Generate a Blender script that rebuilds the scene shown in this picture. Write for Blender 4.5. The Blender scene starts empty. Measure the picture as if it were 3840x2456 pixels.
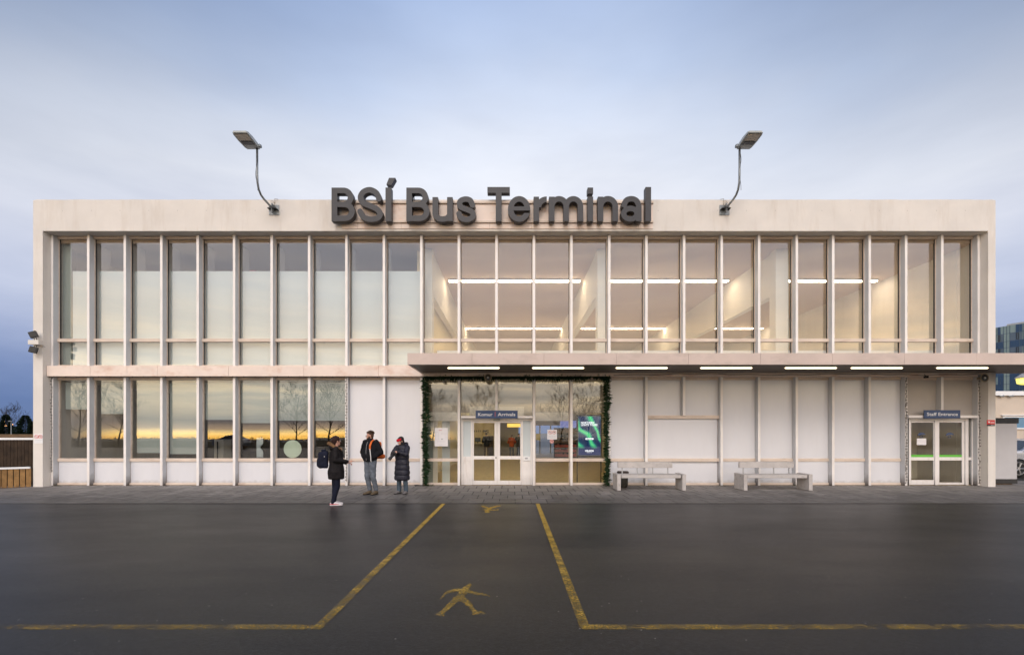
import bpy, bmesh, math, random
import numpy as np
from mathutils import Vector, Matrix, noise
from mathutils.geometry import tessellate_polygon
random.seed(7)
R = math.radians
scene = bpy.context.scene
COL = scene.collection
H0, F, CX, HY = 1.74, 1818.0, 1920.0, 1622.0
def WX(s, Y): return (s - CX) * Y / F            # photo measurement -> metres across at depth Y
def WZ(t, Y): return H0 + (HY - t) * Y / F       # photo measurement -> height at depth Y

# ------------------------------------------------------------------ materials
def lin(c):
    return tuple(((v/255)/12.92 if v/255 <= .04045 else ((v/255+.055)/1.055)**2.4) for v in c)
class NT:
    def __init__(s, name):
        s.m = bpy.data.materials.new(name); s.m.use_nodes = True
        s.t = s.m.node_tree; s.n = s.t.nodes; s.l = s.t.links; s.n.clear()
        s.out = s.n.new('ShaderNodeOutputMaterial')
    def new(s, t, **k):
        n = s.n.new('ShaderNode'+t)
        for a, b in k.items(): setattr(n, a, b)
        return n
    def link(s, a, b): s.l.new(a, b)
    def math(s, op, a, b=None, clamp=False):
        n = s.new('Math', operation=op, use_clamp=clamp)
        for i, v in enumerate((a, b)):
            if v is None: continue
            if isinstance(v, (int, float)): n.inputs[i].default_value = v
            else: s.link(v, n.inputs[i])
        return n.outputs[0]
    def noise(s, scale, detail=3, rough=.5, co=None, dist=0):
        n = s.new('TexNoise'); n.inputs['Scale'].default_value = scale
        n.inputs['Detail'].default_value = detail; n.inputs['Roughness'].default_value = rough
        n.inputs['Distortion'].default_value = dist
        s.link(co if co else s.pos(), n.inputs['Vector']); return n.outputs['Fac']
    def pos(s):
        if not hasattr(s, '_p'): s._p = s.new('TexCoord').outputs['Object']
        return s._p
    def map(s, scale, co=None):
        n = s.new('Mapping'); n.inputs['Scale'].default_value = scale
        s.link(co if co else s.pos(), n.inputs['Vector']); return n.outputs[0]
    def ramp(s, fac, stops, interp='LINEAR'):
        n = s.new('ValToRGB'); n.color_ramp.interpolation = interp
        e = n.color_ramp.elements
        while len(e) > 1: e.remove(e[-1])
        for i, (p, c) in enumerate(stops):
            el = e[0] if i == 0 else e.new(p)
            el.position = p; el.color = (*c[:3], 1) if not isinstance(c, (int, float)) else (c, c, c, 1)
        s.link(fac, n.inputs[0]); return n.outputs[0]
    def mix(s, f, a, b, bt='MIX'):
        n = s.new('Mix', data_type='RGBA', blend_type=bt)
        for i, v in ((0, f), (6, a), (7, b)):
            if isinstance(v, (int, float)): n.inputs[i].default_value = v
            elif isinstance(v, tuple): n.inputs[i].default_value = (*v[:3], 1)
            else: s.link(v, n.inputs[i])
        return n.outputs[2]
    def bump(s, h, st=.3, d=.01):
        n = s.new('Bump'); n.inputs['Strength'].default_value = st; n.inputs['Distance'].default_value = d
        s.link(h, n.inputs['Height']); return n.outputs[0]
    def bsdf(s, col, rough=.7, spec=.5, metal=0, normal=None, coat=0):
        b = s.new('BsdfPrincipled')
        if isinstance(col, tuple): b.inputs['Base Color'].default_value = (*col[:3], 1)
        else: s.link(col, b.inputs['Base Color'])
        if isinstance(rough, (int, float)): b.inputs['Roughness'].default_value = rough
        else: s.link(rough, b.inputs['Roughness'])
        b.inputs['Specular IOR Level'].default_value = spec
        b.inputs['Metallic'].default_value = metal
        b.inputs['Coat Weight'].default_value = coat
        if normal: s.link(normal, b.inputs['Normal'])
        return b.outputs[0]
    def done(s, sh): s.link(sh, s.out.inputs['Surface']); return s.m

def mat(name, col, rough=.7, var=.12, scale=3., bump=.15, bscale=60, spec=.4, metal=0, stain=None, coat=0, bd=.004):
    t = NT(name); c = tuple(col)
    n = t.noise(scale, 4, .6)
    a = tuple(v*(1-var) for v in c); b = tuple(min(1, v*(1+var)) for v in c)
    colr = t.ramp(n, [(.3, a), (.7, b)])
    if stain:   # (colour, amount, scale, stretch)
        sc, am, ss, st = stain
        m = t.noise(ss, 5, .65, co=t.map(st))
        m = t.ramp(m, [(.52, 0.), (.72, am)])
        colr = t.mix(m, colr, sc)
    nb = t.bump(t.noise(bscale, 4, .6), bump, bd) if bump else None
    return t.done(t.bsdf(colr, rough, spec, metal, nb, coat))

M = {}
M['stucco'] = mat('painted_stucco', (.695, .655, .605), .85, .05, 1.2, .5, 45, .2, stain=((.50, .42, .34), .34, 1.5, (2, 2, .28)), bd=.006)
def fin_mat():
    t = NT('painted_metal_fin'); n = t.noise(2, 4, .6)
    c = t.ramp(n, [(.3, (.76, .72, .69)), (.7, (.84, .80, .765))])
    c = t.mix(t.ramp(t.noise(3, 5, .65, co=t.map((3, 3, .35))), [(.55, 0.), (.75, .35)]), c, (.42, .30, .22))
    s_ = t.new('SeparateXYZ'); t.link(t.pos(), s_.inputs[0])
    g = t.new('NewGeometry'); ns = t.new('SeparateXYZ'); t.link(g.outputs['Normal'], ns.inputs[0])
    # road grime splashed on the foot of each fin, heavier on its flanks
    # the front plates are painted cream, blue-grey sky shade is coloured into the flanks
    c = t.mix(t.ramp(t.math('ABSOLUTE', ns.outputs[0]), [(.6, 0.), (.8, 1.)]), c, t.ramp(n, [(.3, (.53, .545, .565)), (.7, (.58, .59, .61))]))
    low = t.ramp(t.math('ADD', t.math('MULTIPLY', s_.outputs[2], 1.6), t.math('MULTIPLY', t.noise(7, 4, .7), .55)), [(.32, .95), (.95, 0.)])
    fl = t.math('ADD', t.math('MULTIPLY', t.math('ABSOLUTE', ns.outputs[0]), .75), .2, True)
    c = t.mix(t.math('MULTIPLY', low, fl), c, (.10, .075, .06))
    return t.done(t.bsdf(c, .38, .5, 0, t.bump(t.noise(60, 4, .6), .1, .004)))
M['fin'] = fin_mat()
M['rail'] = mat('painted_timber_rail', (.66, .55, .46), .5, .08, 3, .15, 60, .4, stain=((.34, .2, .12), .45, 3, (.6, 1, 4)))
M['band'] = mat('spandrel_sheet', (.78, .655, .57), .55, .07, 1.5, .1, 40, .4, stain=((.55, .30, .18), .5, 1.7, (1, 1, 1.5)))
M['fascia'] = mat('canopy_fascia_paint', (.58, .475, .42), .7, .06, 1.3, .3, 50, .3, stain=((.34, .28, .24), .45, 1.6, (.6, 1, 1)))
def panel_mat():
    t = NT('glossy_white_panel'); c = t.ramp(t.noise(1.1, 4, .6, co=t.map((1, 1, .5))), [(.3, (.655, .655, .68)), (.7, (.70, .70, .725))])
    s_ = t.new('SeparateXYZ'); t.link(t.pos(), s_.inputs[0])
    runs = t.ramp(t.noise(5, 5, .7, co=t.map((3, 1, .12))), [(.57, 0.), (.8, .12)])
    c = t.mix(runs, c, (.50, .46, .42))
    foot = t.ramp(t.math('ADD', t.math('MULTIPLY', s_.outputs[2], 3.2), t.math('MULTIPLY', t.noise(6, 5, .7), .8)), [(.62, .55), (1.0, 0.)])
    c = t.mix(foot, c, (.33, .29, .25))
    return t.done(t.bsdf(c, t.ramp(t.noise(2, 3, .6), [(.3, .13), (.7, .22)]), .5, 0, t.bump(t.noise(4, 2, .5), .03, .004)))
M['white_panel'] = panel_mat()
M['tan_panel'] = mat('tan_panel', (.48, .44, .40), .6, .05, 2, .2, 90, .3)
M['soffit'] = mat('dark_soffit_slat', (.12, .095, .078), .5, .2, 2, .2, 40, .4)
M['darkmetal'] = mat('sign_letter_metal', (.044, .043, .047), .45, .1, 5, .15, 120, .35)
M['letterside'] = mat('sign_letter_return', (.04, .037, .040), .45, .1, 5, .1, 120, .4)
M['galv'] = mat('galvanised_steel', (.25, .27, .28), .45, .25, 14, .1, 80, .5, metal=.5)
M['lamp_grey'] = mat('lamp_housing', (.36, .38, .37), .45, .06, 6, .05, 80, .5)
M['lamp_lens'] = mat('lamp_reflector', (.40, .34, .27), .25, .3, 30, .05, 60, .6)
M['black'] = mat('black_plastic', (.02, .02, .021), .45, .15, 8, .05, 80, .5)
M['concrete'] = mat('bench_concrete', (.46, .43, .41), .85, .1, 5, .5, 90, .25, stain=((.25, .23, .21), .5, 6, (1, 1, 1)))
M['greysteel'] = mat('grey_painted_steel', (.38, .38, .38), .5, .08, 5, .05, 80)
M['inwall'] = mat('interior_wall', (.66, .56, .34), .8, .04, .8, 0)
M['inwhite'] = mat('interior_white', (.72, .68, .60), .7, .03, .8, 0)
M['infloor'] = mat('interior_floor', (.42, .33, .18), .45, .2, 5, .25, 30, .5, stain=((.15, .12, .08), .3, 8, (1, 1, 1)))
M['blind'] = mat('roller_blind', (.33, .365, .345), .85, .03, 1.0, .05, 200, .1)
M['board'] = mat('window_board', (.60, .65, .655), .8, .03, .7, .05, 20, .2)
M['wood_dark'] = mat('dark_stained_timber', (.035, .022, .014), .7, .4, 4, .3, 60, .2, stain=((.09, .055, .03), .5, 5, (6, 6, .5)))
M['wood_light'] = mat('oiled_pine', (.28, .155, .055), .65, .3, 5, .3, 60, .3, stain=((.12, .06, .02), .6, 5, (5, 5, .7)))
M['wood_grey'] = mat('weathered_timber', (.17, .11, .065), .8, .3, 4, .3, 60, .2)
M['navy_sign'] = mat('navy_sign_face', (.035, .07, .165), .4, .03, 2, 0)
M['white'] = mat('white_paint', (.80, .80, .80), .5, .02, 3, 0)
M['paper'] = mat('white_sheet', (.78, .76, .77), .6, .02, 3, 0)
M['red'] = mat('red_print', (.60, .02, .02), .45, .03, 3, 0)
M['redprint'] = mat('red_ink', (.55, .10, .09), .5, .03, 3, 0)
M['ink'] = mat('dark_ink', (.05, .05, .06), .6, .03, 3, 0)
M['greyink'] = mat('pale_ink', (.42, .42, .45), .6, .03, 3, 0)
M['green_strip'] = mat('green_film', (.13, .50, .06), .5, .03, 3, 0)
M['greendisc'] = mat('frosted_disc', (.50, .58, .46), .5, .03, 3, 0)
M['needles'] = mat('garland_needles', (.011, .036, .011), .6, .45, 25, 0, spec=.3)
M['cable'] = mat('black_cable', (.025, .02, .018), .6, .2, 20, 0)
M['bark'] = mat('bark', (.045, .036, .030), .9, .3, 12, .3, 60, .1)
M['conifer'] = mat('conifer_needles', (.012, .022, .014), .8, .5, 3, 0, spec=.1)
M['hedge'] = mat('far_shrubs', (.022, .021, .018), .9, .5, .8, 0, spec=.05)
M['brass'] = mat('horn_speaker', (.30, .24, .16), .5, .1, 8, .05, 60)
M['annex'] = mat('annex_render', (.60, .51, .42), .85, .05, 1.2, .3, 40, .2)
M['cabinet'] = mat('cabinet_sheet', (.50, .49, .50), .55, .04, 2, .1, 60)
M['officegreen'] = mat('pale_green_cladding', (.25, .33, .32), .35, .06, .6, 0, spec=.5)
M['officeblue'] = mat('blue_cladding_glass', (.018, .055, .12), .3, .25, .3, 0, spec=.8)
M['officepale'] = mat('grey_cladding_glass', (.09, .125, .16), .3, .25, .3, 0, spec=.8)
M['sky_glass'] = mat('annex_window_glass', (.10, .24, .38), .08, .1, .5, 0, spec=.8)
M['orange_sign'] = mat('orange_print', (.8, .16, .04), .5, .03, 3, 0)

def emis(name, col, st, base=(.8, .8, .8)):
    t = NT(name); b = t.new('BsdfPrincipled')
    b.inputs['Base Color'].default_value = (*base, 1)
    b.inputs['Emission Color'].default_value = (*col, 1); b.inputs['Emission Strength'].default_value = st
    return t.done(b.outputs[0])
M['tube'] = emis('canopy_tube_light', (1, .80, .52), 3.6)
M['tube_in'] = emis('hall_tube_light', (1, .80, .56), 31)
M['fill_in'] = emis('hall_fill_light', (1, .80, .45), 17)
M['yellowlamp'] = emis('lit_lantern_glass', (1, .85, .05), .85)
M['yellowpanel'] = emis('lit_yellow_bulkhead', (1, .62, .08), 1.0)
M['lamporange'] = emis('far_street_lamp', (1, .45, .12), 6)
M['bluescreen'] = emis('blue_display', (.28, .32, .75), .5, (.1, .1, .2))
M['headlight_on'] = emis('headlight_lit', (1, .8, .5), 20)

def glass(name, tint, base=.13, rough=0.0):
    t = NT(name)
    tr = t.new('BsdfTransparent'); tr.inputs[0].default_value = (*tint, 1)
    gl = t.new('BsdfGlossy'); gl.inputs['Roughness'].default_value = rough
    nb = t.bump(t.noise(.9, 1, .4), .05, .02); t.link(nb, gl.inputs['Normal'])
    lw = t.new('LayerWeight'); lw.inputs[0].default_value = .5
    f = t.math('ADD', t.math('MULTIPLY', t.math('POWER', lw.outputs['Facing'], 4.), .9), base, True)
    mx = t.new('MixShader'); t.link(f, mx.inputs[0]); t.link(tr.outputs[0], mx.inputs[1]); t.link(gl.outputs[0], mx.inputs[2])
    return t.done(mx.outputs[0])
M['glass'] = glass('window_glass', (.955, .965, .955), .085)
M['glass_door'] = glass('door_glass', (.97, .97, .94), .04)
M['carglass'] = mat('car_glass', (.01, .012, .014), .05, .02, 3, 0, spec=.8)

def asphalt():
    t = NT('worn_asphalt')
    big = t.noise(.16, 4, .6, co=t.map((.7, 1.5, 1))); mid = t.noise(1.1, 5, .65, co=t.map((.6, 1.3, 1)))
    fine = t.noise(21, 6, .9); agg = t.noise(46, 2, .7)
    a = t.ramp(fine, [(.35, (.0006, .0007, .0009)), (.5, (.0045, .0052, .0066)), (.63, (.028, .031, .036))])
    c = t.mix(.75, a, t.ramp(mid, [(.3, (.72, .73, .76)), (.7, (1.12, 1.1, 1.08))]), 'MULTIPLY')
    c = t.mix(t.ramp(agg, [(.70, 0.), (.76, .7)]), c, (.19, .185, .18))
    v = t.new('TexVoronoi'); v.inputs['Scale'].default_value = 5.5; t.link(t.pos(), v.inputs['Vector'])
    c = t.mix(t.ramp(v.outputs['Distance'], [(.035, 1.), (.05, 0.)]), c, (.30, .29, .28))
    v2 = t.new('TexVoronoi'); v2.inputs['Scale'].default_value = 2.3; t.link(t.map((1, 1, 1)), v2.inputs['Vector'])
    c = t.mix(t.ramp(v2.outputs['Distance'], [(.018, 1.), (.03, 0.)]), c, (.006, .006, .006))
    ro = t.ramp(big, [(.36, .27), (.62, .44)])
    ro = t.mix(.55, ro, t.ramp(mid, [(.3, .33), (.7, .43)]))
    nb = t.bump(t.math('ADD', t.noise(60, 4, .8), fine), .5, .007)
    return t.done(t.bsdf(c, ro, .24, 0, nb))
M['asphalt'] = asphalt()
def paving():
    t = NT('concrete_paving_slabs')
    b = t.new('TexBrick'); b.offset = .5; b.offset_frequency = 2
    for k, v in (('Scale', 1.), ('Mortar Size', .013), ('Mortar Smooth', .1), ('Brick Width', .40), ('Row Height', .80), ('Bias', 0.)):
        b.inputs[k].default_value = v
    b.inputs['Color1'].default_value = (.35, .35, .35, 1); b.inputs['Color2'].default_value = (1, 1, 1, 1); b.inputs['Mortar'].default_value = (0, 0, 0, 1)
    mp = t.new('Mapping'); mp.inputs['Location'].default_value = (.12, -11.88+.8*20, 0); t.link(t.pos(), mp.inputs[0]); t.link(mp.outputs[0], b.inputs['Vector'])
    wet = t.noise(.7, 5, .7, co=t.map((.5, 1.2, 1)))
    st = t.noise(3.2, 5, .7, co=t.map((.6, 1.6, 1)))
    sepy = t.new('SeparateXYZ'); t.link(t.pos(), sepy.inputs[0])
    # damp patches, over a tone that gets lighter from the outer edge to the wall
    g = t.math('MULTIPLY', t.math('SUBTRACT', sepy.outputs[1], 12.7), .16)
    w = t.math('ADD', t.math('ADD', wet, g), t.math('MULTIPLY', t.math('SUBTRACT', st, .5), 1.5))
    base = t.ramp(w, [(.30, (.050, .046, .044)), (.48, (.13, .118, .11)), (.80, (.27, .245, .225))])
    col = t.mix(.45, base, b.outputs['Color'], 'MULTIPLY')
    col = t.mix(t.ramp(t.noise(60, 3, .7), [(.4, 0.), (.8, .35)]), col, (.05, .048, .045))
    col = t.mix(b.outputs['Fac'], col, (.022, .02, .018))
    col = t.mix(t.ramp(t.noise(1.4, 4, .7), [(.60, 0.), (.75, .45)]), col, (.07, .055, .03))
    ro = t.ramp(w, [(.35, .42), (.6, .75)])
    nb = t.bump(t.math('SUBTRACT', t.noise(50, 4, .7), t.math('MULTIPLY', b.outputs['Fac'], 2.)), .35, .006)
    return t.done(t.bsdf(col, ro, .4, 0, nb))
M['paving'] = paving()
def paint():
    t = NT('worn_yellow_road_paint')
    sp = t.new('SeparateXYZ'); t.link(t.pos(), sp.inputs[0])
    wear = t.math('MULTIPLY', t.math('ABSOLUTE', t.math('ADD', sp.outputs[0], .2)), .018)
    n = t.math('ADD', t.noise(38, 4, .8), t.math('MULTIPLY', t.math('SUBTRACT', t.noise(3.2, 4, .7), .12), .75))
    n = t.math('SUBTRACT', n, wear)
    near = t.math('MULTIPLY', t.math('SUBTRACT', sp.outputs[1], 4.6), .045)
    n = t.math('ADD', n, near)
    al = t.ramp(n, [(.64, 0.), (1.0, .90)])
    c = t.ramp(t.noise(30, 3, .6), [(.3, (.30, .19, .03)), (.7, (.56, .36, .05))])
    b = t.bsdf(c, .6, .4, 0, t.bump(t.noise(90, 3, .7), .3, .003))
    tr = t.new('BsdfTransparent'); mx = t.new('MixShader')
    t.link(al, mx.inputs[0]); t.link(tr.outputs[0], mx.inputs[1]); t.link(b, mx.inputs[2])
    return t.done(mx.outputs[0])
M['paint'] = paint()
def ground_mat():
    t = NT('winter_grass_field')
    c = t.ramp(t.noise(.15, 5, .6), [(.3, (.030, .028, .014)), (.7, (.07, .06, .03))])
    return t.done(t.bsdf(c, .95, .1))
M['field'] = ground_mat()
def aurora():
    t = NT('display_northern_lights')
    g = t.new('TexCoord').outputs['Generated']
    mp = t.new('Mapping'); mp.inputs['Scale'].default_value = (1.1, 1, 1.9); mp.inputs['Rotation'].default_value = (0, R(28), 0)
    t.link(g, mp.inputs[0])
    w = t.new('TexWave'); w.inputs['Scale'].default_value = .55; w.inputs['Distortion'].default_value = 9.
    w.inputs['Detail'].default_value = 2; w.inputs['Detail Scale'].default_value = 1.0; w.inputs['Phase Offset'].default_value = 1.0
    t.link(mp.outputs[0], w.inputs[0])
    c = t.ramp(w.outputs['Fac'], [(0, (.012, .03, .10)), (.55, (.02, .07, .14)), (.8, (.03, .38, .26)), (1, (.12, .80, .30))])
    s = t.new('SeparateXYZ'); t.link(g, s.inputs[0])
    c = t.mix(t.ramp(s.outputs[2], [(.16, 1.), (.26, 0.)]), c, (.02, .035, .13))
    e = t.new('Emission'); t.link(c, e.inputs[0]); e.inputs[1].default_value = .9
    return t.done(e.outputs[0])
M['aurora'] = aurora()
def cloth(name, col, rough=.85, var=.25, bs=14, bst=.5, spec=.2, fine=160):
    t = NT(name)
    c = t.ramp(t.noise(9, 3, .6), [(.3, tuple(v*(1-var) for v in col)), (.7, tuple(v*(1+var) for v in col))])
    h = t.math('ADD', t.noise(bs, 3, .6, dist=1.), t.math('MULTIPLY', t.noise(fine, 2, .5), .15))
    return t.done(t.bsdf(c, rough, spec, 0, t.bump(h, bst, .02)))
M['skin'] = cloth('skin', (.55, .30, .22), .55, .08, 30, .05)
M['hair_red'] = cloth('dark_auburn_hair', (.030, .012, .010), .5, .4, 60, .5)
M['hair_brown'] = cloth('brown_hair', (.075, .042, .026), .6, .4, 60, .5)
M['hair_dark'] = cloth('dark_hair', (.018, .016, .016), .5, .3, 60, .5)
M['parka'] = cloth('black_parka', (.011, .009, .010), .75)
M['navy'] = cloth('navy_cloth', (.008, .010, .023), .75)
M['fleece'] = cloth('black_fleece', (.010, .0105, .013), .95)
M['quilt'] = cloth('navy_black_quilted_nylon', (.012, .012, .022), .5, .2, 18, .4, .35)
M['greytrouser'] = cloth('grey_cotton', (.115, .13, .155), .85)
M['jeans'] = cloth('blue_denim', (.060, .082, .105), .85)
M['boots'] = cloth('tan_suede', (.13, .095, .06), .85)
M['shoegrey'] = cloth('grey_shoe', (.14, .13, .13), .8)
M['shoewhite'] = cloth('white_trainer', (.62, .58, .58), .6, .05)
M['shoered'] = cloth('red_trainer_side', (.55, .04, .07), .6, .05)
M['fur'] = cloth('tan_fur', (.36, .21, .11), .95, .35, 60, .3)
M['orange'] = cloth('orange_nylon', (.62, .13, .025), .55, .12)
M['redknit'] = cloth('red_knit', (.45, .008, .02), .9, .2, 60, .6)
M['strapwhite'] = cloth('white_strap', (.7, .68, .66), .7, .05)
M['rubber'] = mat('black_rubber', (.018, .018, .018), .7, .1, 20, .1, 60)
M['carpaint'] = mat('silver_car_paint', (.42, .44, .48), .25, .02, 2, 0, spec=.6, metal=.5, coat=.6)
M['rim'] = mat('alloy_rim', (.45, .45, .46), .3, .05, 8, 0, metal=.7)
M['taillight'] = mat('red_lamp_glass', (.35, .01, .01), .15, .05, 8, 0, spec=.7)
M['headlamp'] = mat('clear_lamp_glass', (.6, .62, .65), .1, .05, 8, 0, spec=.8)

# ------------------------------------------------------------------ mesh helpers
def tag(o, label=None, cat=None, group=None, kind=None):
    for k, v in (('label', label), ('category', cat), ('group', group), ('kind', kind)):
        if v: o[k] = v
    return o
def empty(name, loc, label=None, cat=None, group=None, rz=0):
    o = bpy.data.objects.new(name, None); COL.objects.link(o)
    o.location = loc; o.rotation_euler = (0, 0, rz); o.empty_display_size = .2
    return tag(o, label, cat, group)
def worldmat(o):
    m = Matrix.Translation(o.location) @ o.rotation_euler.to_matrix().to_4x4()
    if o.parent: m = worldmat(o.parent) @ o.matrix_parent_inverse @ m
    return m
def attach(o, parent):
    if parent is not None:
        o.parent = parent; o.matrix_parent_inverse = worldmat(parent).inverted()
def link_mesh(name, me, m, parent=None, smooth=False):
    if isinstance(m, str): m = M[m]
    me.materials.clear(); me.materials.append(m)
    if smooth: me.polygons.foreach_set('use_smooth', [True]*len(me.polygons))
    o = bpy.data.objects.new(name, me); COL.objects.link(o); attach(o, parent)
    return o
class MB:
    def __init__(s): s.b = bmesh.new()
    def box(s, x0, x1, y0, y1, z0, z1, bev=0, mtx=None):
        r = bmesh.ops.create_cube(s.b, size=1)
        vs = r['verts']
        for v in vs:
            v.co = Vector(((x0+x1)/2+v.co.x*(x1-x0), (y0+y1)/2+v.co.y*(y1-y0), (z0+z1)/2+v.co.z*(z1-z0)))
        if mtx is not None:
            for v in vs: v.co = mtx @ v.co
        if bev:
            es = list({e for v in vs for e in v.link_edges})
            bmesh.ops.bevel(s.b, geom=es, offset=bev, segments=2, affect='EDGES', profile=.5)
        return s
    def tube(s, pts, r, seg=8, cap=True):
        pts = [Vector(p) for p in pts]; n = len(pts)
        rs = r if isinstance(r, (list, tuple)) else [r]*n
        rings = []; prev = None
        for i, p in enumerate(pts):
            d = (pts[min(i+1, n-1)] - pts[max(i-1, 0)])
            if d.length < 1e-9: d = Vector((0, 0, 1))
            d.normalize()
            if prev is None:
                a = d.orthogonal().normalized()
            else:
                a = (prev - d*prev.dot(d))
                a = a.normalized() if a.length > 1e-6 else d.orthogonal().normalized()
            prev = a; b = d.cross(a)
            rings.append([s.b.verts.new(p + (a*math.cos(t)+b*math.sin(t))*rs[i]) for t in [2*math.pi*k/seg for k in range(seg)]])
        for i in range(n-1):
            for k in range(seg):
                s.b.faces.new((rings[i][k], rings[i][(k+1) % seg], rings[i+1][(k+1) % seg], rings[i+1][k]))
        if cap:
            s.b.faces.new(rings[0][::-1]); s.b.faces.new(rings[-1])
        return s
    def lathe(s, prof, o, ax, seg=20):   # prof: [(dist along axis, radius)]
        ax = Vector(ax).normalized(); a = ax.orthogonal().normalized(); b = ax.cross(a); o = Vector(o); rings = []
        for d, r in prof:
            rings.append([s.b.verts.new(o + ax*d + (a*math.cos(t)+b*math.sin(t))*max(r, 1e-4)) for t in [2*math.pi*k/seg for k in range(seg)]])
        for i in range(len(prof)-1):
            for k in range(seg):
                s.b.faces.new((rings[i][k], rings[i][(k+1) % seg], rings[i+1][(k+1) % seg], rings[i+1][k]))
        s.b.faces.new(rings[0][::-1]); s.b.faces.new(rings[-1]); return s
    def prism(s, poly, axis, a0, a1):    # polygon in the two other axes, extruded along axis
        def mk(p, a):
            if axis == 'y': return Vector((p[0], a, p[1]))
            if axis == 'x': return Vector((a, p[0], p[1]))
            return Vector((p[0], p[1], a))
        f = [s.b.verts.new(mk(p, a0)) for p in poly]; g = [s.b.verts.new(mk(p, a1)) for p in poly]; n = len(poly)
        s.b.faces.new(f); s.b.faces.new(g[::-1])
        for i in range(n): s.b.faces.new((f[i], g[i], g[(i+1) % n], f[(i+1) % n]))
        return s
    def quad(s, a, b, c, d):
        s.b.faces.new([s.b.verts.new(Vector(p)) for p in (a, b, c, d)]); return s
    def ball(s, c, r, sub=1):
        q = bmesh.ops.create_icosphere(s.b, subdivisions=sub, radius=1)
        rr = r if isinstance(r, (tuple, list)) else (r, r, r)
        for v in q['verts']: v.co = Vector((c[0]+v.co.x*rr[0], c[1]+v.co.y*rr[1], c[2]+v.co.z*rr[2]))
        return s
    def build(s, name, m, parent=None, smooth=False, recalc=True):
        if recalc: bmesh.ops.recalc_face_normals(s.b, faces=s.b.faces)
        me = bpy.data.meshes.new(name); s.b.to_mesh(me); s.b.free()
        return link_mesh(name, me, m, parent, smooth)
def box(name, m, parent, *a, bev=0, mtx=None): return MB().box(*a, bev=bev, mtx=mtx).build(name, m, parent)
def boxS(name, m, parent, sx0, sx1, sy0, sy1, Y, dep, bev=0):   # box whose front lies at depth Y
    return box(name, m, parent, WX(sx0, Y), WX(sx1, Y), Y, Y+dep, WZ(sy1, Y), WZ(sy0, Y), bev=bev)
def copy_tree(o, parent=None):
    c = o.copy(); COL.objects.link(c)
    if parent:
        inv = o.matrix_parent_inverse.copy(); c.parent = parent; c.matrix_parent_inverse = inv
    for ch in [k for k in bpy.data.objects if k.parent == o and k.name in COL.objects]: copy_tree(ch, c)
    return c

# contouring of stroke fields into filled, extruded shapes (letters, painted figures)
def f_rect(X, Y, x0, y0, x1, y1): return np.maximum(np.maximum(x0-X, X-x1), np.maximum(y0-Y, Y-y1))
def f_arc(X, Y, cx, cy, rx, ry, w, a0, a1):
    dx, dy = X-cx, Y-cy; rho = np.sqrt((dx/rx)**2+(dy/ry)**2)+1e-9
    d = np.sqrt(dx**2+dy**2); ring = np.abs(d - d/rho) - w/2
    mid, half = (a0+a1)/2, (a1-a0)/2
    t = (np.degrees(np.arctan2(dy, dx)) - mid + 180) % 360 - 180
    if half >= 180: return ring
    return np.maximum(ring, (np.abs(t)-half)*math.pi/180*np.minimum(d, max(rx, ry)))
def spline(pts, n=8):
    out = []; P = [pts[0]]+list(pts)+[pts[-1]]
    for i in range(1, len(P)-2):
        p0, p1, p2, p3 = [np.array(P[i+k], float) for k in (-1, 0, 1, 2)]
        for k in range(n):
            t = k/n
            out.append(.5*((2*p1)+(-p0+p2)*t+(2*p0-5*p1+4*p2-p3)*t*t+(-p0+3*p1-3*p2+p3)*t**3))
    out.append(np.array(pts[-1], float)); return out
def f_path(X, Y, pts, w, rnd=False):
    f = np.full(X.shape, 1e3); n = len(pts)
    for i in range(n-1):
        a, b = np.array(pts[i], float), np.array(pts[i+1], float); d = b-a; L2 = d@d
        if L2 < 1e-9: continue
        t = ((X-a[0])*d[0]+(Y-a[1])*d[1])/L2; tc = np.clip(t, 0, 1)
        ww = w if not isinstance(w, (list, tuple)) else w[i]+(w[i+1]-w[i])*tc
        g = np.sqrt((X-a[0]-tc*d[0])**2+(Y-a[1]-tc*d[1])**2) - ww/2
        L = math.sqrt(L2)
        if not rnd and i == 0: g = np.maximum(g, -t*L)
        if not rnd and i == n-2: g = np.maximum(g, (t-1)*L)
        f = np.minimum(f, g)
    return f
def contour(fn, x0, x1, y0, y1, st):
    xs = np.arange(x0-2*st, x1+2*st, st)+.013; ys = np.arange(y0-2*st, y1+2*st, st)+.017
    X, Y = np.meshgrid(xs, ys); V = fn(X, Y); V = np.where(np.abs(V) < 1e-6, 1e-6, V)
    nxt = {}
    pt = {}
    def edge(i, j, d):
        k = (i, j, d)
        if k not in pt:
            a = V[j, i]; b = V[j, i+1] if d == 0 else V[j+1, i]; t = a/(a-b)
            pt[k] = (xs[i]+(t*st if d == 0 else 0), ys[j]+(t*st if d == 1 else 0))
        return k
    inside = V < 0
    for j in range(len(ys)-1):
        for i in range(len(xs)-1):
            c = [inside[j, i], inside[j, i+1], inside[j+1, i+1], inside[j+1, i]]
            if all(c) or not any(c): continue
            es = [edge(i, j, 0) if c[0] != c[1] else None, edge(i+1, j, 1) if c[1] != c[2] else None,
                  edge(i, j+1, 0) if c[2] != c[3] else None, edge(i, j, 1) if c[3] != c[0] else None]
            # oriented: leave through edges going inside->outside in corner order
            ins = [k for k in range(4) if es[k] and not c[k] and c[(k+1) % 4]]
            outs = [k for k in range(4) if es[k] and c[k] and not c[(k+1) % 4]]
            for a in ins:
                b = min(outs, key=lambda q: (q-a) % 4)
                nxt[es[a]] = es[b]
    loops = []
    while nxt:
        s = next(iter(nxt)); lp = []; k = s
        while k in nxt:
            lp.append(pt[k]); k = nxt.pop(k)
        if len(lp) > 6: loops.append(lp)
    return loops
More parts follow.
